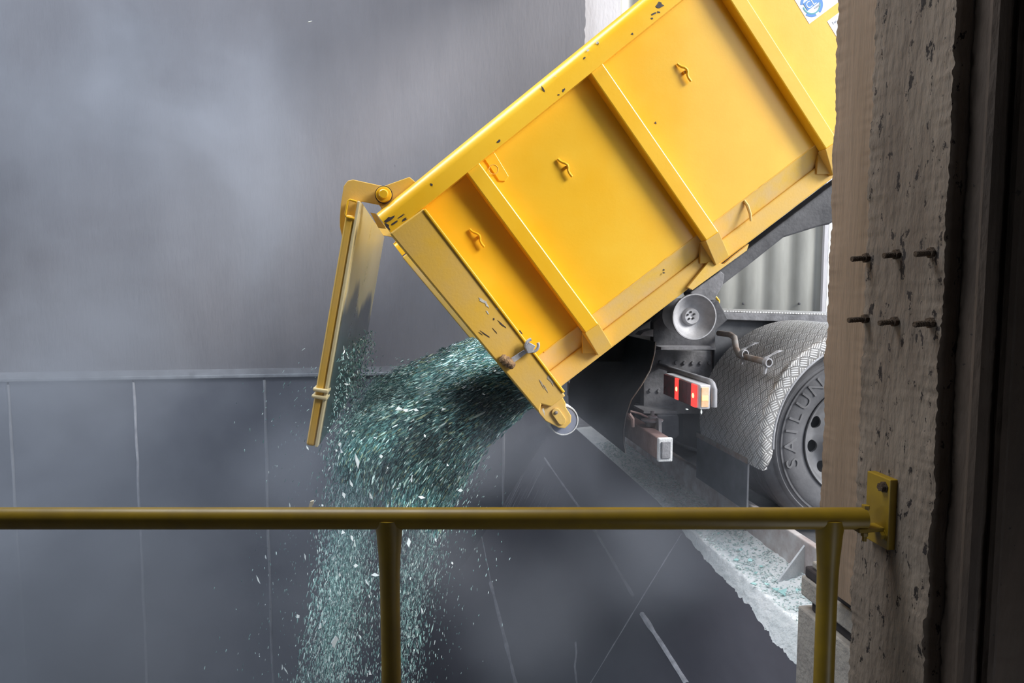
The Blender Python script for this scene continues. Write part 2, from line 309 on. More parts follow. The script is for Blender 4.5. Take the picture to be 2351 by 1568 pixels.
# ================================================================== CONCRETE COLUMN (near right)
XP = 1.305; ZST = pX(1930, 1338, 1.40).z
def colY(px, X): return pX(px, 662, X).y
yB0, yB1, yA1 = colY(2165, XP), colY(1985, XP), colY(1902, XP+.02)
col = empty('concrete_column', (XP+.2, (yB0+yA1)/2, -.4), 'rough pitted concrete column at the right edge carrying the yellow handrail', 'column')
def roughcol(name, poly, z0, z1, m, amp, nz=620, sub=5):
    b = MB(); P = []
    n = len(poly)
    for i in range(n):
        a = Vector((*poly[i], 0)); c = Vector((*poly[(i+1) % n], 0))
        for k in range(sub): P.append((a.lerp(c, k/sub), k == 0))
    m_ = len(P); vs = []
    for j in range(nz+1):
        z = z0+(z1-z0)*j/nz
        for p, corner in P:
            q = Vector((p.x*3, p.y*3, z*9)); a = amp*(1.0 if corner else .10)
            vs.append((p.x+a*noise.noise(q)+a*.7*noise.noise(q*6.1), p.y+a*noise.noise(q+Vector((9,9,9)))+a*.8*noise.noise(q*4.7)+a*.5*noise.noise(q*11), z))
    fs = [(j*m_+i, j*m_+(i+1) % m_, (j+1)*m_+(i+1) % m_, (j+1)*m_+i) for j in range(nz) for i in range(m_)]+[tuple(range(m_))[::-1], tuple(range(nz*m_, nz*m_+m_))]
    b.add(vs, fs); return b.build(name, m, col, smooth=True, ang=40)
roughcol('column_shaft', [(XP, yB0), (XP+.35, yB0), (XP+.35, yB1), (XP, yB1)], -.4, 3.4, M['pill'], .007)
roughcol('column_back_half', [(XP+.02, yB1+.002), (XP+.35, yB1+.002), (XP+.35, yA1), (XP+.02, yA1)], ZST+.004, 3.4, M['pillb'], .006)
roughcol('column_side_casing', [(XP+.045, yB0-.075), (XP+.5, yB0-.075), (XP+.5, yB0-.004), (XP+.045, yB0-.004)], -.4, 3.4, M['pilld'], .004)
for (px, dx) in ((2262, .02), (2318, .016)):
    xx = pY(px, 662, yB0-.09).x
    w = MB(); w.tube([(xx, yB0-.09, -.4+k*.2) for k in range(20)], [dx*(1+.1*noise.noise(Vector((px, k, 0)))) for k in range(20)], 8); w.build('formwork_ridge', M['pilld'], col, smooth=True)
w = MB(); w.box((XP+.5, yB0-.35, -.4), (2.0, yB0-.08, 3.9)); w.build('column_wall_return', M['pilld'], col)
for (px, py) in ((1992,592),(2062,584),(2142,580),(1990,732),(2058,738),(2140,741)):
    p = pX(px, py, XP); q = MB(); L = .05+random.uniform(-.006, .008); tip = p+Vector((-L, random.uniform(-.005,.005), -.004))
    q.tube([p+Vector((.01,0,0))]+[p.lerp(tip, k/14) for k in range(15)], [.0075]+[.0072+(.0012 if k % 2 else 0) for k in range(15)], 10)
    q.lathe([(0,0),(.014,0),(.014,.011),(0,.011)], p+Vector((-.001,0,0)), (-1,0,0), 6); q.build('anchor_bolt', M['rust'], col)
# ================================================================== HANDRAIL
DR = 1.9
hr = empty('handrail', pD(893, 1190, DR)+Vector((0,0,-1.0)), 'yellow tubular steel handrail crossing the foreground, fixed to the concrete column', 'railing')
zr = pD(1175, 1190, DR).z
def railp(px): p = pD(px, 1190, DR); return Vector((p.x, p.y, zr))
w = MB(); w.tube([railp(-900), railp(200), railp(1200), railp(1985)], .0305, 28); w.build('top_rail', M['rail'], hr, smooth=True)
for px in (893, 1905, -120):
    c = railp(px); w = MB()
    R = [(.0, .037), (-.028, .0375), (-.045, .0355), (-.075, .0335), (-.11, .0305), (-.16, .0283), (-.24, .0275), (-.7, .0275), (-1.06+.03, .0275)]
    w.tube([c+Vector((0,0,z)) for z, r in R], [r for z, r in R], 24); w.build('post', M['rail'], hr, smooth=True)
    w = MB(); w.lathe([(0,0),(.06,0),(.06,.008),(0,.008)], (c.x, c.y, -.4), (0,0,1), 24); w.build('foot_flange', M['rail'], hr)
pl = pX(2043, 1178, XP)
w = MB(); zt, zb = pX(2045, 1095, XP).z, pX(2045, 1258, XP).z
ya, yb = colY(2072, XP-.012), colY(2016, XP-.012)
w.box((XP-.022, ya, zb), (XP+.005, yb, zt)); w.build('wall_plate', M['rail'], hr, bevel=.003)
e = railp(1985); w = MB(); w.box((e.x-.03, e.y-.022, zr-.034), (XP-.015, e.y+.022, zr-.022)); w.build('support_tab', M['rail'], hr, bevel=.002)
w = MB(); w.lathe([(0,0),(.011,0),(.011,.012),(0,.012)], railp(1990)+Vector((-.005,0,.026)), (0,0,1), 6); w.tube([railp(1990)+Vector((-.005,0,.02)), railp(1990)+Vector((-.005,0,-.065))], .006, 8); w.lathe([(0,0),(.01,0),(.01,.01),(0,.01)], railp(1990)+Vector((-.005,0,-.05)), (0,0,1), 6); w.build('through_bolt', M['rail'], hr)
for (px, py) in ((2030, 1118), (2028, 1228)):
    p = pX(px, py, XP-.022); w = MB(); w.lathe([(0,0),(.017,0),(.017,.003),(.0125,.003),(.0125,.014),(0,.014)], p, (-1,0,0), 6); w.build('bolt', M['rail'] if py > 1200 else M['rust'], hr)
# ================================================================== ROLL-OFF CONTAINER
P0 = pY(1300, 890, 3.25); U = (pY(1905, 425, 3.25)-P0).normalized(); V = Vector((U.z, 0, -U.x)); YF = 5.45
def W(u, v, Y): p = P0+U*u+V*v; return Vector((p.x, Y, p.z))
def uv(px, py, Y): q = pY(px, py, Y)-Vector((P0.x, Y, P0.z)); return q.dot(U), q.dot(V)
def rotpt(u, v): return W(u, v, 0)
ct = empty('dump_container', W(0, 0, 4.3), 'large yellow steel tipping container raised on the truck, pouring broken glass', 'container')
def wprism(uvs, Y0, Y1): b = MB(); return b.loops([W(u, v, Y0) for u, v in uvs], [W(u, v, Y1) for u, v in uvs])
LEN = 5.6
def vt(u): return -1.108-.045*u
wprism([(-.05,vt(0)),(LEN,vt(LEN)),(LEN,-.20),(-.05,-.20)], 3.29, 3.32).build('side_panel', M['paint'], ct)
wprism([(-.18,vt(0)),(LEN,vt(LEN)),(LEN,0),(-.18,0)], YF-.04, YF).build('side_panel', M['paint'], ct)
# bottom: dusty inward-sloping band, then the bottom rail
b = MB(); b.loops([W(-.05,-.205,3.288), W(-.05,-.09,3.345), W(-.05,-.09,3.36), W(-.05,-.20,3.31)], [W(LEN,-.205,3.288), W(LEN,-.09,3.345), W(LEN,-.09,3.36), W(LEN,-.20,3.31)]); b.build('lower_band', M['paint3'], ct)
wprism([(-.03,-.10),(LEN,-.10),(LEN,0),(-.03,0)], 3.325, 3.42).build('bottom_rail', M['paint2'], ct, bevel=.008)
wprism([(-.15,-.03),(LEN,-.03),(LEN,-.01),(-.15,-.01)], 3.42, YF-.04).build('container_floor', M['dark'], ct)
wprism([(LEN,vt(LEN)),(LEN+.04,vt(LEN)),(LEN+.04,0),(LEN,0)], 3.29, YF).build('front_wall', M['paint'], ct)
# weld bead along the panel foot
b = MB(); b.tube([W(.02+k*.03, -.203+.003*noise.noise(Vector((k*.9,0,0))), 3.288) for k in range(int(LEN/.03))], .0035, 6); b.build('weld_bead', M['paint2'], ct)
# top rails (rounded hollow sections)
def toprail(Y0, Y1, m):
    b = MB(); A = []; B = []; n = 6
    def ring(u, v0, v1):
        out = []; r = (Y1-Y0)/2*.86; cy = (Y0+Y1)/2
        pts = [(Y0, v1), (Y0, v0+r*1.0)]+[(cy-(cy-Y0)*math.cos(a), v0+r-r*math.sin(a)) for a in [math.pi*k/10 for k in range(1, 10)]]+[(Y1, v0+r), (Y1, v1)]
        return [W(u, v, y) for y, v in pts]
    b.loops(ring(-.232, -1.220, -1.100), ring(LEN, -1.220-.052*LEN, vt(LEN)+.01)); return b.build('top_rail', m, ct, smooth=True, ang=50)
toprail(3.215, 3.345, M['paint']); toprail(YF-.08, YF+.04, M['paint'])
# rear end posts
wprism([(-.238,-1.105),(-.042,-1.105),(-.030,.02),(-.12,.02),(-.150,-.02),(-.184,.012)], 3.205, 3.345).build('end_post', M['paint2'], ct, bevel=.007)
wprism([(-.05,-1.10),(-.036,-1.10),(-.020,-.0),(-.034,-.0)], 3.198, 3.26).build('post_edge_lip', M['paint'], ct, bevel=.004)
wprism([(-.205,-1.04),(-.19,-1.04),(-.165,-.05),(-.18,-.05)], 3.345, 3.40).build('door_seal', M['dark'], ct, bevel=.003)
wprism([(-.238,-1.09),(-.06,-1.09),(-.04,.0),(-.184,.012)], YF-.10, YF+.02).build('end_post', M['paint3'], ct, bevel=.007, label='far end post, grimy and scraped')
# ribs
for i, u in enumerate([.222, .985, 1.765, 2.56, 3.35, 4.14, 4.93]):
    a = u+.078; b = MB()
    b.loops([W(u,vt(u)-.01,3.228), W(a,vt(a)-.01,3.228), W(a,vt(a)-.01,3.292), W(u,vt(u)-.01,3.292)], [W(u+.012,-.165,3.228), W(a+.014,-.16,3.228), W(a+.014,-.16,3.292), W(u+.012,-.165,3.292)])
    r = b.build('side_rib', M['paint'], ct, bevel=.006)
    b = MB(); b.loops([W(u+.010,-.166,3.229), W(a+.015,-.161,3.229), W(a+.015,-.161,3.30), W(u+.010,-.166,3.30)], [W(u+.008,-.020,3.290), W(a+.016,-.016,3.290), W(a+.016,-.016,3.33), W(u+.008,-.020,3.33)])
    b.build('rib_foot', M['paint2'], r, bevel=.003)
    b = MB(); b.loops([W(u-.045,-.072,3.315), W(u+.01,-.155,3.30), W(u+.015,-.03,3.30)], [W(u-.045,-.072,3.33), W(u+.01,-.155,3.33), W(u+.015,-.03,3.33)]); b.build('rib_gusset', M['paint3'], r)
# small doubler plates on the long bottom rail
b = MB(); b.pxprism([(1579,660),(1627,601),(1662,606),(1720,560),(1715,575),(1590,666)], 3.30, 3.325); b.build('doubler_plate', M['paint3'], ct, bevel=.002)
b = MB(); b.tube([pY(x, y, 3.29) for x, y in ((1708,460),(1716,472),(1722,490),(1724,508))], [.007,.009,.008,.006], 8); b.build('weld_run', M['paint3'], ct, smooth=True)
pp = [uv(1109,360,3.285), uv(1135,350,3.285), uv(1168,405,3.285), uv(1160,416,3.285), uv(1146,415,3.285)]
wprism(pp, 3.283, 3.29).build('inspection_plate', M['paint'], ct, bevel=.002)
b = MB(); b.lathe([(.0205,0),(.0225,-.002),(.0245,0)], W(*uv(1133,389,3.283), 3.283), n=28); b.build('disc_mark', M['paint2'], ct)
# tarp hooks
for (px, py, ds) in ((1097,545,1), (1300,383,1), (1575,163,1)):
    u, v = uv(px, py, 3.26); rod = []
    for s_, off, d in ((-.055,.006,.0),(-.042,.004,-.004),(-.030,.0,-.016),(-.018,-.008,-.030),(-.004,-.013,-.034),(.008,-.009,-.034),(.018,-.001,-.028),(.034,.002,-.024),(.055,.001,-.026)):
        rod.append(W(u-off, v+s_, 3.281+d*.35))
    h = MB(); h.tube(rod, .0062, 10).build('tarp_hook', M['paint'], ct, smooth=True)
    q = MB(); q.tube([W(u+.004, v+.0, 3.292), W(u+.002, v+.002, 3.276)], .0085, 12).build('hook_stud', M['paint'], h and bpy.data.objects[[o.name for o in bpy.data.objects if o.name.startswith('tarp_hook')][-1]], smooth=True)
# door latch on the end post: rusted knuckle, link arm, open fork
lt = MB(); a = pY(1150,820,3.185); c = pY(1180,842,3.185)
lt.tube([a.lerp(c, k/8) for k in range(9)], [.016,.024,.021,.027,.022,.027,.020,.022,.014], 14)
lt = lt.build('latch_knuckle', mat('rusted_latch', (.36,.22,.10), (.12,.07,.05), 40, .8, bump=.6, bscale=120), ct, smooth=True)
b = MB(); b.pxprism([(1174,822),(1204,803),(1210,810),(1180,833)], 3.188, 3.2); b.build('link_arm', M['alu'], ct, bevel=.001)
b = MB(); cc = pY(1222,793,3.17); arc = [cc+Vector((math.cos(t)*.030, 0, math.sin(t)*.030)) for t in [math.radians(100+k*15) for k in range(20)]]
b.tube(arc, [.0075]*20, 10); b.build('open_fork', M['alu'], ct, smooth=True)
b = MB(); b.pxprism([(1206,797),(1216,786),(1230,794),(1222,810),(1212,812)], 3.16, 3.2); b.build('fork_block', M['alu'], ct, bevel=.003)
# chips and peeling film
def patch(lst, Y, m, name):
    for cx, cy, rx, ry, an in lst:
        b = MB(); n = 9; pts = []
        for k in range(n):
            t = 2*math.pi*k/n; q = random.uniform(.45, 1.15); x, y = rx*q*math.cos(t), ry*q*math.sin(t); ca, sa = math.cos(math.radians(an)), math.sin(math.radians(an)); pts.append((cx+x*ca-y*sa, cy+x*sa+y*ca))
        b.pxprism(pts, Y-.0012, Y); b.build(name, m, ct)
patch([(892,503,16,5,-30),(905,512,18,4,-32),(920,497,14,2,-36),(888,518,12,5,50),(928,505,10,3,-35),(991,424,3,5,-30)], 3.2148, M['chip'], 'paint_chip')
patch([(1246,203,2,9,-30),(1294,208,3,6,20),(1282,218,3,2,0),(1373,100,2,3,0),(1342,133,4,2,-40),(1145,325,4,5,30),(1452,78,3,3,0),(1500,32,8,3,-30),(1515,12,10,8,-30),(1512,28,5,3,0),(1497,42,3,3,0)], 3.2148, M['chip'], 'paint_chip')
patch([(1350,115,4,3,-40),(1372,98,4,3,-40),(1276,175,3,1,0)], 3.2148, M['chipw'], 'paint_chip')
patch([(1108,690,13,4,30),(1118,700,8,3,55),(1143,708,4,5,20),(1120,718,6,2,50),(1158,720,3,3,0),(1248,945,2,12,-15)], 3.2048, M['chipw'], 'peeling_film')
patch([(1265,872,6,17,-32),(1243,880,2,20,-28),(1252,890,2,14,-28)], 3.2048, mat('peeled_paint', (.33,.27,.2),(.5,.42,.3),60,.7), 'peeling_paint')
patch([(1153,745,2,15,-48),(1115,768,1.2,16,-55),(1104,766,1,8,-50),(1135,758,1,10,-40),(1196,763,9,2,50),(1134,732,3,4,0)], 3.2048, M['chip'], 'paint_chip')
patch([(1420,215,1,1,0),(1505,282,3,3,20)], 3.2898, M['chip'], 'paint_chip')
patch([(1522,618,5,2,30),(1524,626,3,2,0)], 3.308, M['chip'], 'paint_chip')
# rear guide roller
rl = MB(); rl.pxprism([(1232,938),(1288,905),(1299,925),(1299,934),(1312,955),(1311,970),(1297,984),(1282,982),(1253,967),(1240,952)], 3.225, 3.245); rl = rl.build('roller_bracket', M['paint3'], ct, bevel=.004)
cw_ = pY(1291,962,3.29)
b = MB(); b.lathe([(0,-.035),(.066,-.035),(.072,-.030),(.074,-.022),(.074,.05),(0,.05)], cw_, n=44); rw = b.build('guide_roller', M['disc'], ct, smooth=True)
b = MB(); b.lathe([(.069,-.038),(.0745,-.038),(.0765,-.02),(.0765,.052),(.070,.052)], cw_, n=44, closed=True); b.build('roller_tread', M['dustcoat'], rw, smooth=True)
b = MB(); p1 = pY(1277,947,3.215); p2 = pY(1290,966,3.215); A = []
d = (p2-p1).normalized(); n_ = Vector((d.z,0,-d.x))
for k in range(9): t = math.pi*k/8; A.append(p1-d*.021*math.sin(t)+n_*.021*math.cos(t))
for k in range(9): t = math.pi*k/8; A.append(p2+d*.021*math.sin(t)-n_*.021*math.cos(t))
b.loops(A, [q+Vector((0,.012,0)) for q in A]); kp = b.build('keeper_plate', M['paint3'], rl, bevel=.002)
b = MB(); b.lathe([(0,-.008),(.008,-.006),(.009,.0)], p1, n=12); b.build('bolt', M['galv'], rl)
# stickers
def usheet(u0, v0, u1, v1, Y, m, name, par): return wprism([(u0,v0),(u1,v0),(u1,v1),(u0,v1)], Y-.0008, Y).build(name, m, par)
su, sv = uv(1858,55,3.289)
s1 = usheet(su, sv, su+.42, sv-.26, 3.2895, M['white'], 'sticker', ct)
WM = Matrix(((U.x, -V.x, 0, 0), (0, 0, -1, 0), (U.z, -V.z, 0, 0), (0,0,0,1)))    # text plane of the container side
def wtext(s, size, m, name, u, v, par, Y=3.2875): return text(s, size, m, name, par, Matrix.Translation(W(u, v, Y)) @ WM, .0004)
cu_, cv_ = uv(1863,10,3.289)
for a0, a1, r0, r1, m in ((205,262,.048,.062,'blue'),(165,335,.043,.050,'teal'),(285,350,.045,.062,'blue'),(20,150,.046,.060,'blue')):
    b = MB(); n = 20; A = [(cu_+r1*math.cos(math.radians(a0+(a1-a0)*k/n)), cv_-r1*math.sin(math.radians(a0+(a1-a0)*k/n))) for k in range(n+1)]+[(cu_+r0*math.cos(math.radians(a1-(a1-a0)*k/n)), cv_-r0*math.sin(math.radians(a1-(a1-a0)*k/n))) for k in range(n+1)]
    zo = .0008 if m == 'blue' else .0012
    b.loops([W(u, v, 3.2887-zo) for u, v in A], [W(u, v, 3.2887) for u, v in A]); b.build('logo_arc', M[m], s1)
usheet(cu_-.036, cv_+.014, cu_+.115, cv_-.028, 3.2879, M['blue'], 'logo_box', s1)
wtext('CL', .048, M['white'], 'logo_letters', cu_-.002, cv_+.0105, s1, 3.2868)
wtext('ATING', .012, M['grey'], 'small_print', cu_+.02, cv_+.030, s1)
bu, bv = uv(1899,49,3.289)
s2 = usheet(bu, bv+.09, bu+.14, bv, 3.2895, M['white'], 'sticker', ct)
wtext('Eur', .020, M['grey'], 'small_print', bu+.033, bv+.032, s2)
# ---- tailgate (a part that hangs from the top of the container)
GT0, GT1, GB0, GB1 = pY(801,466,3.27), pY(830,464,3.27), pY(706,1021,3.27), pY(733,1023,3.27)
tg = MB(); th = (GT1-GB1).normalized(); nx_ = Vector((th.z, 0, -th.x))
def Gp(h, d, Y): p = GB1+th*h+nx_*d; return Vector((p.x, Y, p.z))       # h up the gate, d outward(+ = to the right)
H = (GT1-GB1).length
tg.loops([Gp(0,-.016,3.30), Gp(H,-.016,3.30), Gp(H,0,3.30), Gp(0,0,3.30)], [Gp(0,-.016,YF), Gp(H,-.016,YF), Gp(H,0,YF), Gp(0,0,YF)])
def gatemat():
    m = mat('worn_gate_skin2', (.82,.68,.36), (.88,.76,.50), 2, .3, metal=.05); t = m.node_tree; N = t.nodes; L = t.links; bs = N['Principled BSDF']
    g = N.new('ShaderNodeNewGeometry'); sp = N.new('ShaderNodeSeparateXYZ'); L.new(g.outputs['Position'], sp.inputs[0])
    n = N.new('ShaderNodeTexNoise'); n.inputs['Scale'].default_value = 2.2; L.new(g.outputs['Position'], n.inputs[0])
    a = N.new('ShaderNodeMath'); a.operation = 'MULTIPLY_ADD'; a.inputs[1].default_value = .7; L.new(n.outputs[0], a.inputs[0]); L.new(sp.outputs[2], a.inputs[2])
    r = N.new('ShaderNodeMapRange'); r.inputs[1].default_value = 1.62; r.inputs[2].default_value = 1.50; L.new(a.outputs[0], r.inputs[0])
    old = bs.inputs['Base Color'].links[0].from_socket; mx = N.new('ShaderNodeMix'); mx.data_type = 'RGBA'; L.new(r.outputs[0], mx.inputs[0]); L.new(old, mx.inputs[6]); mx.inputs[7].default_value = (.30,.33,.35,1)
    L.new(mx.outputs[2], bs.inputs['Base Color']); L.new(r.outputs[0], bs.inputs['Metallic']); return m
tgo = tg.build('tailgate', gatemat(), ct)
b = MB(); b.loops([Gp(-.005,-.060,3.255), Gp(H-.07,-.060,3.255), Gp(H-.07,-.018,3.255), Gp(-.005,-.018,3.255)], [Gp(-.005,-.060,3.33), Gp(H-.07,-.060,3.33), Gp(H-.07,-.018,3.33), Gp(-.005,-.018,3.33)]); b.build('gate_side_frame', M['paint2'], tgo, bevel=.012, seg=3)
b = MB(); b.loops([Gp(-.005,-.018,3.25), Gp(H,-.018,3.25), Gp(H,-.004,3.25), Gp(-.005,-.004,3.25)], [Gp(-.005,-.018,3.30), Gp(H,-.018,3.30), Gp(H,-.004,3.30), Gp(-.005,-.004,3.30)]); b.build('gate_flange', M['cream'], tgo, bevel=.003)
b = MB(); b.loops([Gp(-.005,-.060,YF-.07), Gp(H-.02,-.060,YF-.07), Gp(H-.02,-.018,YF-.07), Gp(-.005,-.018,YF-.07)], [Gp(-.005,-.060,YF), Gp(H-.02,-.060,YF), Gp(H-.02,-.018,YF), Gp(-.005,-.018,YF)]); b.build('gate_side_frame', M['paint2'], tgo, bevel=.012)
for h in (.05, .55, .95):
    b = MB(); b.loops([Gp(h,-.055,3.33), Gp(h+.05,-.055,3.33), Gp(h+.05,-.018,3.33), Gp(h,-.018,3.33)], [Gp(h,-.055,YF-.07), Gp(h+.05,-.055,YF-.07), Gp(h+.05,-.018,YF-.07), Gp(h,-.018,YF-.07)]); b.build('gate_cross_bar', M['paint2'], tgo)
def ringloop(h0, h1, d0, d1):
    pts = []; r = .012
    for (h, d, a0) in ((h1-r, d1-r, 0), (h1-r, d0+r, 90), (h0+r, d0+r, 180), (h0+r, d1-r, 270)):
        for k in range(5): t = math.radians(a0+k*22.5); pts.append(Gp(h+r*math.cos(t-0), d+r*math.sin(math.radians(a0+k*22.5+90)) if False else d, 3.25))
    return pts
c4 = [Gp(H-.005,-.020,3.25), Gp(H-.002,-.052,3.25), Gp(H-.010,-.060,3.25), Gp(H-.075,-.060,3.25), Gp(H-.084,-.052,3.25), Gp(H-.084,-.018,3.25)]
b = MB(); b.tube(c4, .0052, 8); b.build('gate_end_loop', M['paint'], tgo, smooth=True)
b = MB(); b.loops([Gp(H-.085,-.056,3.275), Gp(H,-.056,3.275), Gp(H,-.018,3.275), Gp(H-.085,-.018,3.275)], [Gp(H-.085,-.056,YF-.07), Gp(H,-.056,YF-.07), Gp(H,-.018,YF-.07), Gp(H-.085,-.018,YF-.07)]); b.build('gate_top_bar', M['paint2'], tgo)
for py in (892, 908):
    hh = (pY(720,py,3.27)-GB1).dot(th); b = MB(); b.loops([Gp(hh-.008,-.070,3.24), Gp(hh+.008,-.072,3.24), Gp(hh+.010,.002,3.24), Gp(hh-.010,.002,3.24)], [Gp(hh-.008,-.070,3.34), Gp(hh+.008,-.072,3.34), Gp(hh+.010,.002,3.34), Gp(hh-.010,.002,3.34)]); b.build('pin_collar', M['cream'], tgo, bevel=.006)
arm = [(810,412),(879,427),(890,432),(898,447),(890,462),(876,471),(830,462),(818,480),(806,508),(790,553),(786,549),(780,520),(780,500),(782,470),(789,427),(798,415)]
for (Y0, Y1) in ((3.325, 3.345), (YF-.02, YF)):
    b = MB(); A = [pY(x, y, 3.325) for x, y in arm]; b.loops([(p.x, Y0, p.z) for p in A], [(p.x, Y1, p.z) for p in A]); b.build('hinge_arm', M['paint2'], tgo, bevel=.003)
lug = [(863,452),(864,440),(872,430),(881,427),(940,406),(957,420),(950,432),(868,494),(876,478),(866,464)]
pin = pY(881,447,3.28)
for (Y0, Y1) in ((3.29, 3.315), (YF-.06, YF-.035)):
    b = MB(); A = [pY(x, y, 3.29) for x, y in lug]; b.loops([(p.x, Y0, p.z) for p in A], [(p.x, Y1, p.z) for p in A]); b.build('hinge_lug', M['paint2'], ct, bevel=.003)
b = MB(); b.lathe([(0,-.03),(.018,-.03),(.022,-.026),(.022,-.016),(.034,-.014),(.037,-.008),(.037,.004),(.030,.006),(.030,.07),(0,.07)], pin, n=32); b.build('hinge_pin', M['paint'], ct, smooth=True)
b = MB(); b.lathe([(.037,.001),(.0415,.001),(.0415,.006),(.037,.006)], pin, n=32, closed=True); b.build('pin_washer', M['chip'], ct)
b = MB(); b.pxprism([(850,488),(862,490),(884,520),(885,524),(868,522)], 3.40, 3.43); b.build('hinge_stop', M['paint2'], ct)
# ================================================================== TRUCK
tk = empty('truck', (2.3, 4.3, 0), 'dusty dark truck with grey tread-plate mudguard, backed under the yellow container', 'truck')
# tipping frame beam under the container
b = MB(); b.pxprism([(1585,672),(1900,432),(2600,-80),(2700,20),(1905,515),(1880,520),(1800,545),(1718,610),(1652,660),(1640,700),(1595,690)], 3.68, 3.80); b.build('tipping_frame', M['dark'], tk, bevel=.01)
b = MB(); b.pxprism([(1585,672),(1655,622),(1664,630),(1660,655),(1640,690),(1600,690)], 3.66, 3.68); b.build('tipping_frame_end', M['darkd'], tk, bevel=.006)
b = MB(); A = [(1585,672),(1900,432),(2600,-80),(2700,20),(1905,515),(1640,700)]; A = [pY(x, y, 3.68) for x, y in A]; b.loops([(p.x, 4.9, p.z) for p in A], [(p.x, 5.02, p.z) for p in A]); b.build('tipping_frame', M['dark'], tk)
# big flanged roller
rc = pY(1590,727,3.56)
def roller(c, name):
    q = MB(); q.lathe([(0,.012),(.014,.008),(.040,.006),(.046,.016),(.052,.030),(.080,.022),(.108,-.008),(.120,-.030),(.126,-.030),(.128,-.022),(.120,.01),(.085,.05),(.075,.08),(.075,.16),(.1,.2),(0,.2)], c, n=56); return q.build(name, M['alu'], tk, smooth=True, ang=40)
r1 = roller(rc, 'rear_roller')
for k in range(5):
    a = 2*math.pi*k/5+.4; q = MB(); q.lathe([(.0,-.002),(.0055,-.002),(.006,.004)], rc+Vector((math.cos(a)*.02-.006, .004, math.sin(a)*.02+.006)), n=12); q.build('hub_hole_disc', M['black'], r1)  # black discs painted in for the dark holes of the hub
roller(rc+Vector((0, 1.5, 0)), 'rear_roller')
b = MB(); b.tube([rc+Vector((0,.15,0)), rc+Vector((0,1.5,0))], .05, 20); b.build('roller_shaft', M['dark'], tk, smooth=True)
# roller bracket and its flange
b = MB(); b.pxprism([(1500,740),(1540,700),(1650,690),(1672,733),(1642,760),(1642,800),(1515,800),(1500,790)], 3.84, 3.90); b.build('roller_mount', M['dark'], tk, bevel=.006)
b = MB(); b.pxprism([(1518,797),(1643,797),(1643,803),(1518,803)], 3.72, 3.9); b.build('mount_flange', M['darkd'], tk)
b = MB(); b.pxprism([(1500,756),(1478,762),(1470,770),(1500,773)], 3.8, 3.9); b.build('mount_tab', M['darkd'], tk)
# chassis
b = MB(); b.pxprism([(1640,728),(1900,746),(2300,772),(2300,850),(1900,850),(1640,850)], 3.95, 4.03); b.build('chassis_rail', M['tank'], tk, bevel=.005)
b = MB(); b.pxprism([(1640,716),(1900,724),(2300,736),(2300,752),(1900,742),(1640,733)], 3.90, 3.96); b.build('chassis_flange', M['darkd'], tk, bevel=.004)
b = MB(); A = [(1640,728),(2300,772),(2300,850),(1640,850)]; A = [pY(x, y, 3.95) for x, y in A]; b.loops([(p.x, 4.85, p.z) for p in A], [(p.x, 4.93, p.z) for p in A]); b.build('chassis_rail', M['tank'], tk)
b = MB(); p = pY(1645,716,3.90); p2 = pY(2300,736,3.90); b.loops([(p.x,3.90,p.z+.002),(p2.x,3.90,p2.z+.002),(p2.x,3.90,p2.z+.01),(p.x,3.90,p.z+.01)], [(p.x,4.7,p.z+.002),(p2.x,4.7,p2.z+.002),(p2.x,4.7,p2.z+.01),(p.x,4.7,p.z+.01)])
def uvxy(c): return (c.x, c.y)
b.uv = uvxy; b.build('deck_plate', M['tread'], tk)
b = MB(); b.pxprism([(1500,805),(1665,805),(1668,850),(1640,950),(1540,950),(1478,945),(1478,850)], 3.98, 4.05); wp = b.build('web_plate', M['darkd'], tk, bevel=.003, label='dusty bolted web plate')
for k, (x, y) in enumerate([(1516,831),(1552,832),(1571,833),(1590,833),(1608,833),(1628,833),(1648,833),(1493,896),(1512,897)]):
    p = pY(x, y, 3.98); q = MB(); q.lathe([(0,-.012),(.011,-.012),(.012,-.002),(.015,0),(.015,.003)], p, n=10); q.build('bolt', M['darkd'], wp)
b = MB(); b.pxprism([(1478,943),(1556,946),(1560,951),(1478,949)], 3.8, 3.99); b.build('web_flange', M['darkd'], tk)
b = MB(); b.pxprism([(1508,952),(1556,951),(1560,960),(1560,1000),(1552,1008),(1508,1008)], 3.78, 4.2); b.build('battery_box', M['tank'], tk, bevel=.01)
b = MB(); b.pxprism([(1568,880),(1640,880),(1640,1010),(1600,1030),(1568,1020)], 4.1, 4.3); b.build('axle_hanger', M['black'], tk)
b = MB(); b.pxprism([(1330,700),(1600,690),(1600,830),(1330,830)], 4.25, 4.3); b.build('dark_gap_backing', M['black'], tk)  # added dark sheet that blocks the bright gap beside the roller
b = MB(); b.pxprism([(1440,790),(1700,800),(1800,840),(1800,1000),(1440,1000)], 4.5, 4.56); b.build('cross_member', M['black'], tk)
# spring cup with its rod, beside the bumper
p = pY(1497,985,3.5); b = MB(); b.tube([p+Vector((0,0,-.05)), p+Vector((0,0,.045))], .032, 20); b.build('buffer_cylinder', M['galv'], tk, smooth=True)
b = MB(); b.lathe([(0,.045),(.058,.045),(.06,.052),(.03,.058),(.026,.072),(.012,.076),(.01,.10),(0,.1)], p, (0,0,1), 28); b.build('buffer_cap', M['darkd'], tk, smooth=True)
b = MB(); b.tube([pY(1447,944,3.5), pY(1470,950,3.5), pY(1495,962,3.5)], .006, 8); b.build('release_rod', M['rustbar'], tk)
b = MB(); b.tube([pY(1444,950,3.42), pY(1452,962,3.42), pY(1453,980,3.42)], [.01,.012,.009], 8); b.build('hook_stub', M['rustbar'], tk, smooth=True)
b = MB(); b.pxprism([(1512,962),(1519,964),(1520,1012),(1513,1012)], 3.42, 3.46); b.build('buffer_bracket', M['darkd'], tk)
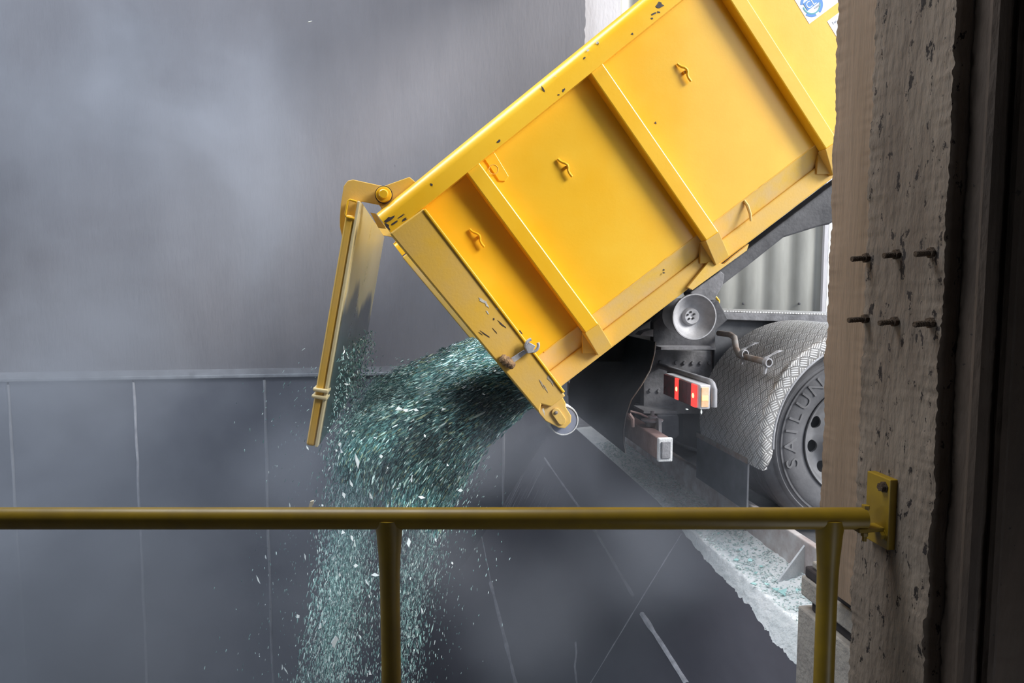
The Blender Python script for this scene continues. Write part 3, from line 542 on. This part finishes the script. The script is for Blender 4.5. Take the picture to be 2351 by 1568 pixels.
# underrun bumper bar
c0 = pY(1512,1007,3.2); c1 = pY(1541,1057,3.2); yb_ = 5.3
b = MB(); b.box((c0.x+.0, 3.215, c1.z), (c1.x, yb_, c0.z)); bp_ = b.build('underrun_bar', M['rustbar'], tk, bevel=.006)
b = MB(); b.box((c0.x-.004, 3.19, c1.z-.004), (c1.x+.004, 3.214, c0.z+.004)); bc = b.build('end_cap', M['dustcoat'], bp_, bevel=.006)
b = MB(); b.box((c0.x+.012, 3.182, c1.z+.014), (c1.x-.010, 3.19, c0.z-.014)); b.build('end_plug', M['darkd'], bp_, bevel=.003)
# curved rubber flap across the rear
prof = [pY(x, y, 3.72) for x, y in ((1503,785),(1500,812),(1490,850),(1470,885),(1447,918),(1436,950),(1430,985),(1430,1015),(1434,1040))]
b = MB(); A = [(p.x, 3.72, p.z) for p in prof]+[(p.x+.012, 3.72, p.z) for p in prof[::-1]]; b.loops(A, [(x, 5.15, z) for x, y, z in A]); b.build('rubber_flap', M['black'], tk, smooth=True)
b = MB(); b.tube([p+Vector((.005,-.004,0)) for p in prof], .0035, 6); b.build('flap_edge', M['galv'], tk)
# tail lamp
LX = 1.392; n0 = pX(1605,884,LX); yl = 3.20
zt_, zb_ = pY(1605,884,yl).z, pY(1605,940,yl).z; yfar = pX(1525,870,pY(1605,884,yl).x).y; lx = pY(1605,884,yl).x; lx2 = pY(1632,884,yl).x
b = MB(); b.box((lx+.004, yl, zb_), (lx2, yfar, zt_)); la = b.build('tail_lamp', M['lensw'], tk, bevel=.006)
hh = zt_-zb_; n = 8
for i in range(n):
    a = yl+.03+(yfar-yl-.035)*i/n; c = yl+.03+(yfar-yl-.035)*(i+1)/n
    b = MB(); b.box((lx-.006, a, zb_+.004), (lx+.004, c-.001, zt_-.004)); ln = b.build('lens', M['redon'] if i in (0, 4) else M['redl'], la, bevel=.002)
    if i in (0, 4): q = MB(); q.lathe([(0,-.003),(.012,-.002),(.014,.001)], (lx-.006, (a+c)/2, (zb_+zt_)/2), (1,0,0), 12); q.build('bulb', M['hot'], la)
b = MB(); b.box((lx+.012, yl-.006, zb_+.012), (lx2-.012, yl, zt_-.012)); b.build('side_lens', M['amber'], la, bevel=.002)
b = MB(); b.box((lx+.014, yl-.009, zb_+.045), (lx2-.016, yl-.006, zb_+.07)); b.build('side_bulb', M['amberon'], la, bevel=.002)
b = MB(); q0 = Vector((lx2+.016, yl+.005, zt_-.004)); b.tube([q0+Vector((.004,0,-.11)), q0+Vector((.003,0,-.02)), q0+Vector((0,.015,.004)), q0+Vector((0,.04,.012)), q0+Vector((0,.62,.012)), q0+Vector((0,.8,.012))], .017, 14); b.build('lamp_guard_tube', M['pipe'], tk, smooth=True)
b = MB(); b.box((lx2, yl+.03, zb_+.02), (lx2+.012, yfar+.12, zt_-.0)); b.build('lamp_back_plate', M['pipe'], tk)
# wheel
WC = pY(1967,1020,3.2); WC.z = .505; 
def wheel(yo, sgn=1):
    q = empty('wheel', (WC.x, yo, WC.z), None, None); del WL[q.name]; q.parent = tk; q.location = Vector((WC.x, yo, WC.z))-WL[tk.name]; WL[q.name] = Vector((WC.x, yo, WC.z))
    c = Vector((WC.x, yo, WC.z)); t = MB()
    pr = [(.288,.03),(.292,.008),(.305,.0),(.33,-.004),(.372,-.010),(.410,-.008),(.418,-.003),(.428,-.004),(.432,.003),(.445,.006),(.450,.001),(.462,.006),(.470,.016),(.482,.020),(.490,.028),(.500,.04),(.505,.06),(.505,.09),(.493,.092),(.493,.10),(.505,.102),(.506,.145),(.494,.147),(.494,.157),(.506,.159),(.505,.205),(.5,.235),(.48,.26),(.44,.285),(.37,.295),(.30,.28),(.285,.26)]
    t.lathe(pr, c, n=96, closed=True); t.build('tyre', M['tyre'], q, smooth=True, ang=30)
    rr = MB(); rr.lathe([(.288,.26),(.285,.02),(.292,.002),(.300,-.006),(.296,-.010),(.284,-.004),(.278,.012),(.270,.03),(.262,.045),(.258,.06)], c, n=72); rr.build('rim_flange', M['rim'], q, smooth=True, ang=60)
    dsc = MB(); N_ = 10
    def zr_(r): return .062+(.258-r)*.35 if r > .2 else .082+(.2-r)*-.25
    r0, r1_, hr_, hc = .140, .258, .030, .208
    for k in range(N_):
        th0 = 2*math.pi*(k+.3)/N_; hv = []; ov = []; m_ = 32
        for j in range(m_):
            a = 2*math.pi*j/m_; x, y = math.cos(a), math.sin(a)
            s_ = 1/max(abs(x), abs(y)); sx, sy = x*s_, y*s_
            rO = (r0+r1_)/2+sx*(r1_-r0)/2; tO = th0+sy*math.pi/N_
            rH, tH = hc+hr_*x, th0+hr_*1.12*y/hc
            for r_, t_, l in ((rH, tH, hv), (rO, tO, ov)): l.append(c+Vector((r_*math.cos(t_), zr_(r_), r_*math.sin(t_))))
        dsc.add(hv+ov+[v+Vector((0,.014,0)) for v in hv], [(j, (j+1) % m_, m_+(j+1) % m_, m_+j) for j in range(m_)]+[(j, (j+1) % m_, 2*m_+(j+1) % m_, 2*m_+j) for j in range(m_)])
    dsc.build('rim_disc', M['rim'], q, smooth=True, ang=50)
    bk = MB(); bk.lathe([(0,.15),(.27,.15),(.27,.16),(0,.16)], c, n=40); bk.build('brake_drum', M['black'], q)
    hb = MB(); hb.lathe([(.142,.096),(.10,.09),(.085,.03),(.075,.0),(.05,-.01),(0,-.012)], c, n=40); hb.build('hub', M['rim'], q, smooth=True)
    return q
w1 = wheel(3.2); w2 = wheel(3.55)
for ch, ang in (('S',196),('A',182),('I',170.5),('L',159),('U',145),('N',130)):
    a = math.radians(ang); r = .345; p = Vector((WC.x+r*math.cos(a), 3.189, WC.z+r*math.sin(a)))
    rad = Vector((math.cos(a), 0, math.sin(a))); tan = Vector((math.sin(a), 0, -math.cos(a)))
    mt = Matrix(((tan.x*1.2, rad.x, 0, p.x), (0, 0, -1, p.y), (tan.z*1.2, rad.z, 0, p.z), (0,0,0,1)))
    text(ch, .098, M['letter'], 'raised_letter', w1, mt, .002)
b = MB(); b.tube([WC+Vector((0,.2,0)), WC+Vector((0,2.3,0))], .07, 16); b.build('axle', M['black'], tk, smooth=True)
# mudguard: tread plate roll with a flat lip at the near edge
YG0, YG1, RO, RI = 3.13, 3.86, .590, .515
a0, a1 = math.radians(193), math.radians(60); n = 64
gc = Vector((WC.x+.012, 0, WC.z+.012))
mg = MB(); ring = []
prof = [(YG1, RO), (YG0+.035, RO), (YG0+.016, RO-.004), (YG0+.004, RO-.014), (YG0, RO-.03), (YG0, RI+.006), (YG0+.004, RI), (YG0+.010, RI+.006), (YG0+.010, RO-.03), (YG0+.03, RO-.012), (YG1, RO-.010)]
vs = []; A_ = []
for k in range(n+1):
    a = a0+(a1-a0)*k/n
    ri = RO-(RO-RI)*math.sqrt(max(.02, 1-(1-min(1, k/6))**2))
    for Y, r in prof:
        r = r if r > RI+.02 else ri+(r-RI)
        vs.append((gc.x+r*math.cos(a), Y, gc.z+r*math.sin(a)))
P = len(prof); fs = [(k*P+j, (k+1)*P+j, (k+1)*P+(j+1) % P, k*P+(j+1) % P) for k in range(n) for j in range(P)]+[tuple(range(P)), tuple(range(n*P, n*P+P))[::-1]]
mg.add(vs, fs)
def guv(c):
    r = math.hypot(c.x-gc.x, c.z-gc.z); a = math.atan2(c.z-gc.z, c.x-gc.x)
    if a < -1.6: a += 2*math.pi
    return (a*RO, (c.y-YG0)-(RO-r))
mg.uv = guv; mgo = mg.build('mudguard', M['tread'], tk, smooth=True, ang=60)
# its lower lip curls outward
b = MB(); b.tube([Vector((gc.x+(RI+.003)*math.cos(a0+(a1-a0)*k/n), YG0+.002, gc.z+(RI+.003)*math.sin(a0+(a1-a0)*k/n))) for k in range(5, n+1)], .006, 8); b.build('mudguard_bead', M['alu'], mgo, smooth=True)
# rubber mud flap under the guard
fx = gc.x+RO*math.cos(a0)+.0; fz = gc.z+RO*math.sin(a0)
b = MB(); b.box((fx-.004, 3.27, .13), (fx+.006, 3.92, fz+.035)); b.build('mud_flap', M['tank'], tk)
b = MB(); b.box((fx-.009, 3.27, fz+.0), (fx-.004, 3.92, fz+.03)); b.build('flap_strip', M['galv'], tk)
# mudguard carrier pipe with clamps
pts = [pY(1650,765,3.9), pY(1676,768,3.75), pY(1686,775,3.62), pY(1690,800,3.52), pY(1697,815,3.45), pY(1730,824,3.3), pY(1764,832,3.15)]
b = MB(); b.tube(pts, .017, 16); pp_ = b.build('guard_pipe', M['galv'], tk, smooth=True)
for (x, y, Y) in ((1762,832,3.14), (1708,812,3.38)):
    c = pY(x, y, Y); q = MB(); q.lathe([(.017,-.012),(.023,-.012),(.023,.012),(.017,.012)], c, (.25,-1,-.05), 20, closed=True)
    q.loops([c+Vector(v) for v in ((-.004,0,.022),(.004,0,.022),(.06,0,.055),(.085,0,.058),(.055,0,.048))], [c+Vector(v) for v in ((-.004,.03,.022),(.004,.03,.022),(.06,.03,.055),(.085,.03,.058),(.055,.03,.048))])
    q.loops([c+Vector(v) for v in ((-.006,0,-.018),(.004,0,-.02),(-.004,0,-.055),(-.012,0,-.06))], [c+Vector(v) for v in ((-.006,.02,-.018),(.004,.02,-.02),(-.004,.02,-.055),(-.012,.02,-.06))]); q.build('pipe_clamp', M['alu'], pp_)
b = MB(); b.tube([pY(1642,680,3.9), pY(1650,690,3.9), pY(1648,712,3.9)], .008, 8); b.build('air_hose', M['paint'], tk, smooth=True)
# cab / tank body forward, outside beyond the column
b = MB(); b.box((3.6, 3.35, .75), (7.2, 5.4, 1.05)); b.build('chassis_body', M['tank'], tk)
b = MB(); b.box((6.0, 3.3, .5), (7.8, 5.5, 3.0)); b.build('cab', M['lensw'], tk, bevel=.08)
for yy in (4.95, 5.3):
    q = wheel(yy)
for x_ in (6.9,):
    for yy in (3.3, 5.1):
        q = empty('wheel', (x_, yy, .505), None, None); q.parent = tk; q.location = Vector((x_, yy, .505))-WL[tk.name]
        for ch in w1.children:
            if ch.name.startswith('raised'): continue
            c_ = ch.copy(); COL.objects.link(c_); c_.parent = q
# ================================================================== BLOCK STACK beside the column
def stack():
    X0 = 1.40; y1 = pX(1846, 1345, X0).y; y0 = yB1+.02; z = ZST
    for (h, dx, m, nm, lb) in [(.028, .012, 'block', 'paving_slab', 'thin dusty slab under the column, topmost of the stack behind the right handrail post'),
        (.040, .0, 'timber', 'timber_beam', 'upper dark timber beam in the stack behind the right handrail post'),
        (.075, -.006, 'block', 'concrete_block', 'thinner pale block between the two dark timber beams behind the handrail post'),
        (.045, .014, 'timber', 'timber_beam', 'lower dark timber beam in the stack behind the right handrail post'),
        (z+.22-.188, -.010, 'block', 'concrete_block', 'thick pale block at the bottom of the stack behind the handrail post')]:
        q = MB(); q.box((X0+dx, y0, z-h+.0005), (X0+.26, y1-dx*2, z)); z -= h; tag(q.build(nm, M[m], bevel=.007), lb, nm.split('_')[1])

stack()
# ================================================================== DUST AND GLASS ON THE LEDGE
def dustgrid():
    b = MB(); ny, nx = 420, 46; vs = []
    sl = math.hypot(1, K)
    for j in range(ny+1):
        Y = 1.9+(6.3-1.9)*(j/ny)**1.3
        spill = max(.004, (.085+.07*noise.noise(Vector((Y*2.3, 0, 0)))+.025*noise.noise(Vector((Y*9, 2, 0)))+.010*noise.noise(Vector((Y*30, 4, 0)))+.006*noise.noise(Vector((Y*75, 4, 0)))+.02*max(0, min(1, (2.85-Y)/.25)))*max(0, min(1, (4.1-Y)/1.2)))
        for i in range(nx+1):
            s = (CX-.001-XL+spill)*i/nx; edge = min(1, (nx-i)/5)
            if s <= CX-.001-XL:
                x = CX-.001-s; z = ZL; t = (s/(CX-XL)); h = .004+.045*(1-t)**2*(1 if Y < 4.2 else .7)+.010*noise.noise(Vector((x*14, Y*14, 0)))+.006*noise.noise(Vector((x*45, Y*45, 3)))
                vs.append((x, Y, z+max(.002, h)*edge+.0005))
            else:
                q = s-(CX-.001-XL); h = (.006+.006*noise.noise(Vector((q*30, Y*20, 7))))*edge; h = max(h, .0008)
                vs.append((XL-q/sl-h*K/sl, Y, ZL-q*K/sl+h/sl+.0008))
    b.add(vs, [(j*(nx+1)+i, j*(nx+1)+i+1, (j+1)*(nx+1)+i+1, (j+1)*(nx+1)+i) for j in range(ny) for i in range(nx)])
    return b.build('glass_dust', M['dust'], smooth=True, ang=0)
tag(dustgrid(), 'white powdered glass dust drifted on the ledge beside the curb', 'dust', kind='stuff')
def shardverts(c, L, Wd, T, d, nrm, out_v, out_f, ks=(3, 4, 4, 5)):
    d = d.normalized(); b_ = nrm.cross(d)
    if b_.length < 1e-3: b_ = d.orthogonal()
    b_.normalize(); nn = d.cross(b_); k = random.choice(ks); n0 = len(out_v); base = []
    for i in range(k):
        a = 2*math.pi*(i+random.uniform(-.25, .25))/k; q = random.uniform(.7, 1.15); base.append(c+d*(L*.5*q*math.cos(a))+b_*(Wd*.5*q*math.sin(a)))
    out_v += [p-nn*T/2 for p in base]+[p+nn*T/2 for p in base]
    out_f.append(tuple(n0+i for i in range(k))[::-1]); out_f.append(tuple(n0+k+i for i in range(k)))
    out_f += [(n0+i, n0+(i+1) % k, n0+k+(i+1) % k, n0+k+i) for i in range(k)]
def rnd(): return Vector((random.gauss(0,1), random.gauss(0,1), random.gauss(0,1))).normalized()
def stuff(name, vs, fs, m, label, cat):
    b = MB(); b.v = vs; b.f = fs; o = b.build(name, m); tag(o, label, cat, kind='stuff'); return o
vs, fs = [], []
for k in range(2600):
    Y = 2.4+random.random()**1.2*3.2; x = random.uniform(XL+.005, CX-.01); t = (CX-x)/(CX-XL); z = ZL+.004+.045*(1-t)**2+random.uniform(.0, .012)
    s = random.uniform(.005, .015)*(1.5 if Y > 3.6 else 1)
    shardverts(Vector((x, Y, z)), s*1.4, s*.7, .003, Vector((random.gauss(0,1), random.gauss(0,1), random.gauss(0,.35))), (Vector((0,0,1))+rnd()*.7).normalized(), vs, fs)
stuff('glass_cullet', vs, fs, M['shardp'], 'loose green glass splinters strewn over the dusty ledge', 'broken glass')
GR0 = 'broken glass pieces lying on the dusty ledge'
for k, (px, py, s) in enumerate([(1800,1357,24),(1832,1356,16),(1781,1352,12),(1735,1315,10),(1722,1285,10),(1700,1262,9),(1760,1340,9),(1712,1240,9),(1748,1300,8),(1690,1285,8),(1730,1340,9),(1650,1225,8)]):
    p = pZ(px, py, ZL+.02); sc = s*(p-CP).dot(FW)/F; v_, f_ = [], []
    shardverts(p, sc*1.6, sc*.9, .004, Vector((1, random.uniform(-.6,.6), .1)), (Vector((0,-.5,1))+rnd()*.3).normalized(), v_, f_)
    b = MB(); b.v = v_; b.f = f_; tag(b.build('glass_piece', M['shard']), 'large green glass piece lying flat on the white dust near the curb gusset' if k < 3 else 'small green glass piece lying in the white dust below the curb', 'broken glass', GR0+(' near the gusset' if k < 3 else ''))
# ================================================================== THE POURING GLASS
TOP = [(1330,640),(1250,760),(1175,832),(1111,850),(1030,885),(915,935),(840,975),(795,1025),(780,1100),(765,1200),(748,1330),(728,1450),(700,1600),(690,1720)]
BOT = [(1420,760),(1340,850),(1255,925),(1215,938),(1160,985),(1100,1050),(1060,1110),(1030,1165),(1005,1230),(985,1310),(965,1400),(950,1480),(938,1600),(930,1720)]
Y0S = 3.44
TW = [pY(x, y, Y0S) for x, y in TOP]; BW = [pY(x, y, Y0S) for x, y in BOT]
def samp(L, t):
    t = max(0, min(.9999, t))*(len(L)-1); i = int(t); return L[i].lerp(L[i+1], t-i)
def flow(t, s): return samp(TW, t).lerp(samp(BW, t), s)
def ftan(t, s): return (flow(min(1, t+.02), s)-flow(t-.02 if t > .02 else 0, s)).normalized()
# solid-looking sliding mass, lumpy, thinning as it breaks up
cb_ = MB(); nt, na = 90, 56; vs = []
for i in range(nt+1):
    t = .06+.56*i/nt; shrink = 1 if t < .36 else max(.10, 1-(t-.36)/.27)
    for j in range(na):
        a = 2*math.pi*j/na; cx, cy = math.cos(a), math.sin(a); sx = math.copysign(abs(cx)**.45, cx); sy = math.copysign(abs(cy)**.45, cy)
        s = .5+.5*sx*shrink; Y = (Y0S+5.35)/2+(5.35-Y0S)/2*sy*(.55+.45*shrink)
        p = flow(t, s); q = Vector((p.x*2.2, Y*3, p.z*2.2)); amp = .045 if t > .17 else .012
        p = p+rnd()*.002; n_ = Vector((p.x, Y, p.z)); off = noise.noise(q)*amp+noise.noise(q*3.3)*amp*.5
        cdir = Vector((flow(t, .5).x, (Y0S+5.35)/2, flow(t, .5).z))-n_; cdir.normalize()
        vs.append(n_+cdir*(off+amp*.6))
fs = [(i*na+j, i*na+(j+1) % na, (i+1)*na+(j+1) % na, (i+1)*na+j) for i in range(nt) for j in range(na)]+[tuple(range(na))[::-1], tuple(range(nt*na, nt*na+na))]
cb_.add(vs, fs); co = cb_.build('glass_heap', M['core'], smooth=True, ang=0)
tag(co, 'dense dark green mass of broken glass sliding out of the yellow container', 'broken glass', kind='stuff')
vs, fs = [], []
for k in range(24000):                                          # skin of the sliding mass
    t = random.uniform(.13, .60); r = random.random(); w_ = max(0, t-.34)
    if r < .60: s = random.uniform(0, 1); Y = Y0S+random.uniform(-.035, .03)-w_*.1
    elif r < .85: s = random.uniform(-.04, .05); Y = random.uniform(Y0S, 5.3)
    else: s = random.uniform(.9, 1.05); Y = random.uniform(Y0S, 5.3)
    p = flow(t, s); Y += noise.noise(Vector((p.x*2.2, Y*3, p.z*2.2)))*.03; p = Vector((p.x, Y, p.z))+rnd()*(.012+.08*w_)
    sz = random.uniform(.005, .015)*(1 if random.random() < .95 else 2.0); d = (ftan(t, s)+rnd()*.2)
    shardverts(p, sz*random.uniform(1.8, 4.2), sz*.5, .003, d, (Vector((0,-1,.3))+rnd()*.9).normalized(), vs, fs)
stuff('glass_cullet', vs, fs, M['shardd'], 'dark green glass splinters sliding over the container lip', 'broken glass')
vs, fs = [], []
for k in range(38000):                                          # falling curtain
    t = .36+.64*random.random()**.9; r = random.random()
    if r < .62: s = max(-.12, random.gauss(.09+.10*max(0,t-.6), .07+.10*t))
    elif r < .80: s = random.uniform(0, 1)
    else: s = random.gauss(.95, .12)
    Y = Y0S+random.random()**1.5*1.9; p = flow(t, s); p = Vector((p.x, Y, p.z))+rnd()*random.random()**2*.10
    sz = random.uniform(.0035, .011)*(1 if random.random() < .96 else 2.1)
    shardverts(p, sz*random.uniform(1.6, 3.6), sz*.5, .0025, ftan(t, s)+rnd()*.25, (Vector((0,-1,.3))+rnd()).normalized(), vs, fs)
for k in range(1500):                                           # shards thrown up against the gate
    h = random.uniform(-.15, .46); Y = random.uniform(3.35, 5.0); dd = .01+abs(random.gauss(0, .07))*(1-h*.9)
    shardverts(Gp(h, dd, Y)+rnd()*.01, random.uniform(.008, .03), .007, .0025, th+rnd()*.7, rnd(), vs, fs)
for k in range(900):                                            # stray grit
    t = random.uniform(.45, 1); s = random.choice((random.uniform(-.9, 0), random.uniform(1, 1.6))); p = flow(t, s)
    shardverts(Vector((p.x, random.uniform(3.2, 5), p.z))+rnd()*.1, random.uniform(.008, .022), .004, .002, ftan(t, .5)+rnd()*.3, rnd(), vs, fs)
stuff('falling_cullet', vs, fs, M['shard'], 'curtain of pale green glass splinters falling into the pit', 'broken glass')
# distinct bright flakes in mid-air
GR = 'bright glass flakes tumbling in the falling glass'
FL = [(915,938,20,10),(930,942,12,7),(955,941,9,6),(1018,940,9,8),(780,1020,7,8),(784,1036,9,9),(772,1034,5,6),(820,1060,10,26),(875,1048,9,9),(806,1110,6,18),(790,1138,9,13),(915,1122,9,8),(1057,1126,9,8),(968,1143,13,7),(850,1138,8,12),(945,1100,4,14),(812,990,8,4),(795,882,8,5),(740,1160,5,5),(1027,1068,6,7),(975,1000,5,6),(785,1222,12,9),(808,1236,7,14),(817,1298,9,8),(780,1320,7,9),(735,1438,10,11),(768,1472,13,22),(968,1403,5,12),(850,1545,7,12),(700,1278,3,14),(938,1247,9,18),(1000,1240,5,8),(1038,1293,5,6),(942,1328,5,5),(842,1338,4,14),(826,1462,5,9),(610,1280,3,8),(592,1330,3,16),(656,1540,3,14),(648,1533,3,12),(684,1415,8,8),(757,1375,6,7),(706,1029,3,9),(665,1160,2,9),(890,1075,5,5),(860,1005,5,4),(1110,905,6,3),(1050,880,7,3),(1075,868,6,3),(1610,946,6,8),(1577,940,6,3),(712,50,10,2),(846,1205,7,10),(861,1320,14,8)]
for k, (px, py, w_, h_) in enumerate(FL):
    Y = 3.38 if py < 1000 else random.uniform(3.1, 3.4)
    if px > 1500: Y = 3.1
    p = pY(px, py, Y); sc = (p-CP).dot(FW)/F; v_, f_ = [], []
    ang = math.radians(random.uniform(-20, 20)); horiz = w_ > h_
    d = Vector((math.cos(ang), 0, math.sin(ang))) if horiz else Vector((math.sin(ang)-.2, 0, math.cos(ang)))
    shardverts(p, max(w_, h_)*sc*1.4, min(w_, h_)*sc*1.25, .004, d, (Vector((.6,-.75,.6))+rnd()*.2).normalized(), v_, f_, (3, 4, 4))
    b = MB(); b.v = v_; b.f = f_; o = b.build('glass_flake', M['shardw'])
    if px > 1500: tag(o, 'small pale glass flake falling just below the red tail lamp', 'glass flake', 'flakes below the tail lamp')
    elif py < 100: tag(o, 'tiny bright glass flake flying high in front of the bare grey wall', 'glass flake')
    elif px < 720: tag(o, 'lone glass flake flying left of the falling glass curtain', 'glass flake', 'flakes left of the curtain')
    elif (px, py) == (768, 1472): tag(o, 'largest bright diamond-shaped glass flake left of the handrail post near the bottom', 'glass flake')
    elif (px, py) == (820, 1060): tag(o, 'tall bright glass flake standing on end above the handrail in the pour', 'glass flake')
    elif (px, py) == (915, 938): tag(o, 'widest bright glass flake on top of the sliding glass mass', 'glass flake')
    else: tag(o, 'bright white glass flake tumbling in the pouring glass', 'glass flake', GR)
b = MB(); b.pxprism([(712,1152),(720,1150),(719,1158),(714,1168),(707,1168)], 3.2, 3.215); tag(b.build('wood_chip', M['wood']), 'cream wood chip flying just above the handrail left of the pour', 'chip')
# ================================================================== DUST HAZE
def haze():
    b = MB(); b.box((-7.4, 2.15, PIT_Z+.02), (1.68, YW-.04, 4.85)); m = bpy.data.materials.new('dust_haze'); m.use_nodes = True; t = m.node_tree; N = t.nodes; L = t.links
    N.remove(N['Principled BSDF']); vp = N.new('ShaderNodeVolumePrincipled'); vp.inputs['Color'].default_value = (.78,.83,.95,1); vp.inputs['Anisotropy'].default_value = .15
    L.new(vp.outputs[0], N['Material Output'].inputs['Volume'])
    g = N.new('ShaderNodeTexCoord'); pos = g.outputs['Object']
    off = WLc
    n = N.new('ShaderNodeTexNoise'); n.inputs['Scale'].default_value = 1.1; n.inputs['Detail'].default_value = 5; n.inputs['Roughness'].default_value = .55; n.inputs['Distortion'].default_value = .5; L.new(pos, n.inputs[0])
    r = N.new('ShaderNodeMapRange'); r.inputs[1].default_value = .47; r.inputs[2].default_value = .68; r.inputs[3].default_value = .008; r.inputs[4].default_value = .24; L.new(n.outputs[0], r.inputs[0])
    acc = r.outputs[0]
    for (px, py, Y, rad, den) in ((600,330,5.2,1.25,1.0),(620,560,5.3,.9,.9),(280,180,5.8,1.0,.4),(60,1480,4.2,1.5,3.0),(330,1420,3.9,.8,1.6),(670,1090,4.2,.5,3.5),(1130,1040,3.6,.38,6.0),(1020,1290,3.55,.42,4.0),(800,1380,4.6,.6,2.5),(900,1180,4.6,.6,2.0),(250,900,5.5,1.2,.8),(1480,1240,3.0,.5,2.0),(1290,1050,3.4,.45,2.0),(770,800,4.3,.4,2.0),(1180,1420,3.2,.6,1.2)):
        c = pY(px, py, Y)-off
        v = N.new('ShaderNodeVectorMath'); v.operation = 'DISTANCE'; L.new(pos, v.inputs[0]); v.inputs[1].default_value = c
        q = N.new('ShaderNodeMapRange'); q.interpolation_type = 'SMOOTHERSTEP'; q.inputs[1].default_value = rad; q.inputs[2].default_value = 0; q.inputs[3].default_value = 0; q.inputs[4].default_value = den; L.new(v.outputs['Value'], q.inputs[0])
        k = N.new('ShaderNodeMapRange'); k.inputs[1].default_value = .42; k.inputs[2].default_value = .66; k.inputs[3].default_value = .25; L.new(n.outputs[0], k.inputs[0])
        mm = N.new('ShaderNodeMath'); mm.operation = 'MULTIPLY'; L.new(q.outputs[0], mm.inputs[0]); L.new(k.outputs[0], mm.inputs[1])
        aa = N.new('ShaderNodeMath'); aa.operation = 'ADD'; L.new(acc, aa.inputs[0]); L.new(mm.outputs[0], aa.inputs[1]); acc = aa.outputs[0]
    # the air is clear around the raised container; dust stays low, left and along the back wall
    sx = N.new('ShaderNodeSeparateXYZ'); L.new(pos, sx.inputs[0])
    def ramp(sock, a, b_):
        q = N.new('ShaderNodeMapRange'); q.interpolation_type = 'SMOOTHSTEP'; q.inputs[1].default_value = a; q.inputs[2].default_value = b_; L.new(sock, q.inputs[0]); return q.outputs[0]
    def mul(a, b_):
        q = N.new('ShaderNodeMath'); q.operation = 'MULTIPLY'; L.new(a, q.inputs[0]); L.new(b_, q.inputs[1]); return q.outputs[0]
    clear = mul(mul(ramp(sx.outputs[2], .45-off.z, 1.0-off.z), ramp(sx.outputs[1], 5.9-off.y, 5.5-off.y)), ramp(sx.outputs[0], -1.3-off.x, -.6-off.x))
    high = mul(ramp(sx.outputs[2], 1.2-off.z, 3.6-off.z), ramp(sx.outputs[0], -2.4-off.x, .2-off.x))
    for c_, amt in ((clear, 1.0), (high, .85)):
        q = N.new('ShaderNodeMath'); q.operation = 'MULTIPLY_ADD'; q.inputs[1].default_value = -amt; q.inputs[2].default_value = 1; L.new(c_, q.inputs[0]); acc = mul(acc, q.outputs[0])
    L.new(acc, vp.inputs['Density'])
    o = b.build('dust_cloud', m); tag(o, 'bluish glass dust hanging in the air over the pit', 'dust', kind='stuff'); return o
WLc = Vector(((-7.4+1.68)/2, (2.15+YW-.04)/2, (PIT_Z+.02+4.85)/2))
haze()
S.cycles.volume_step_rate = 1.2
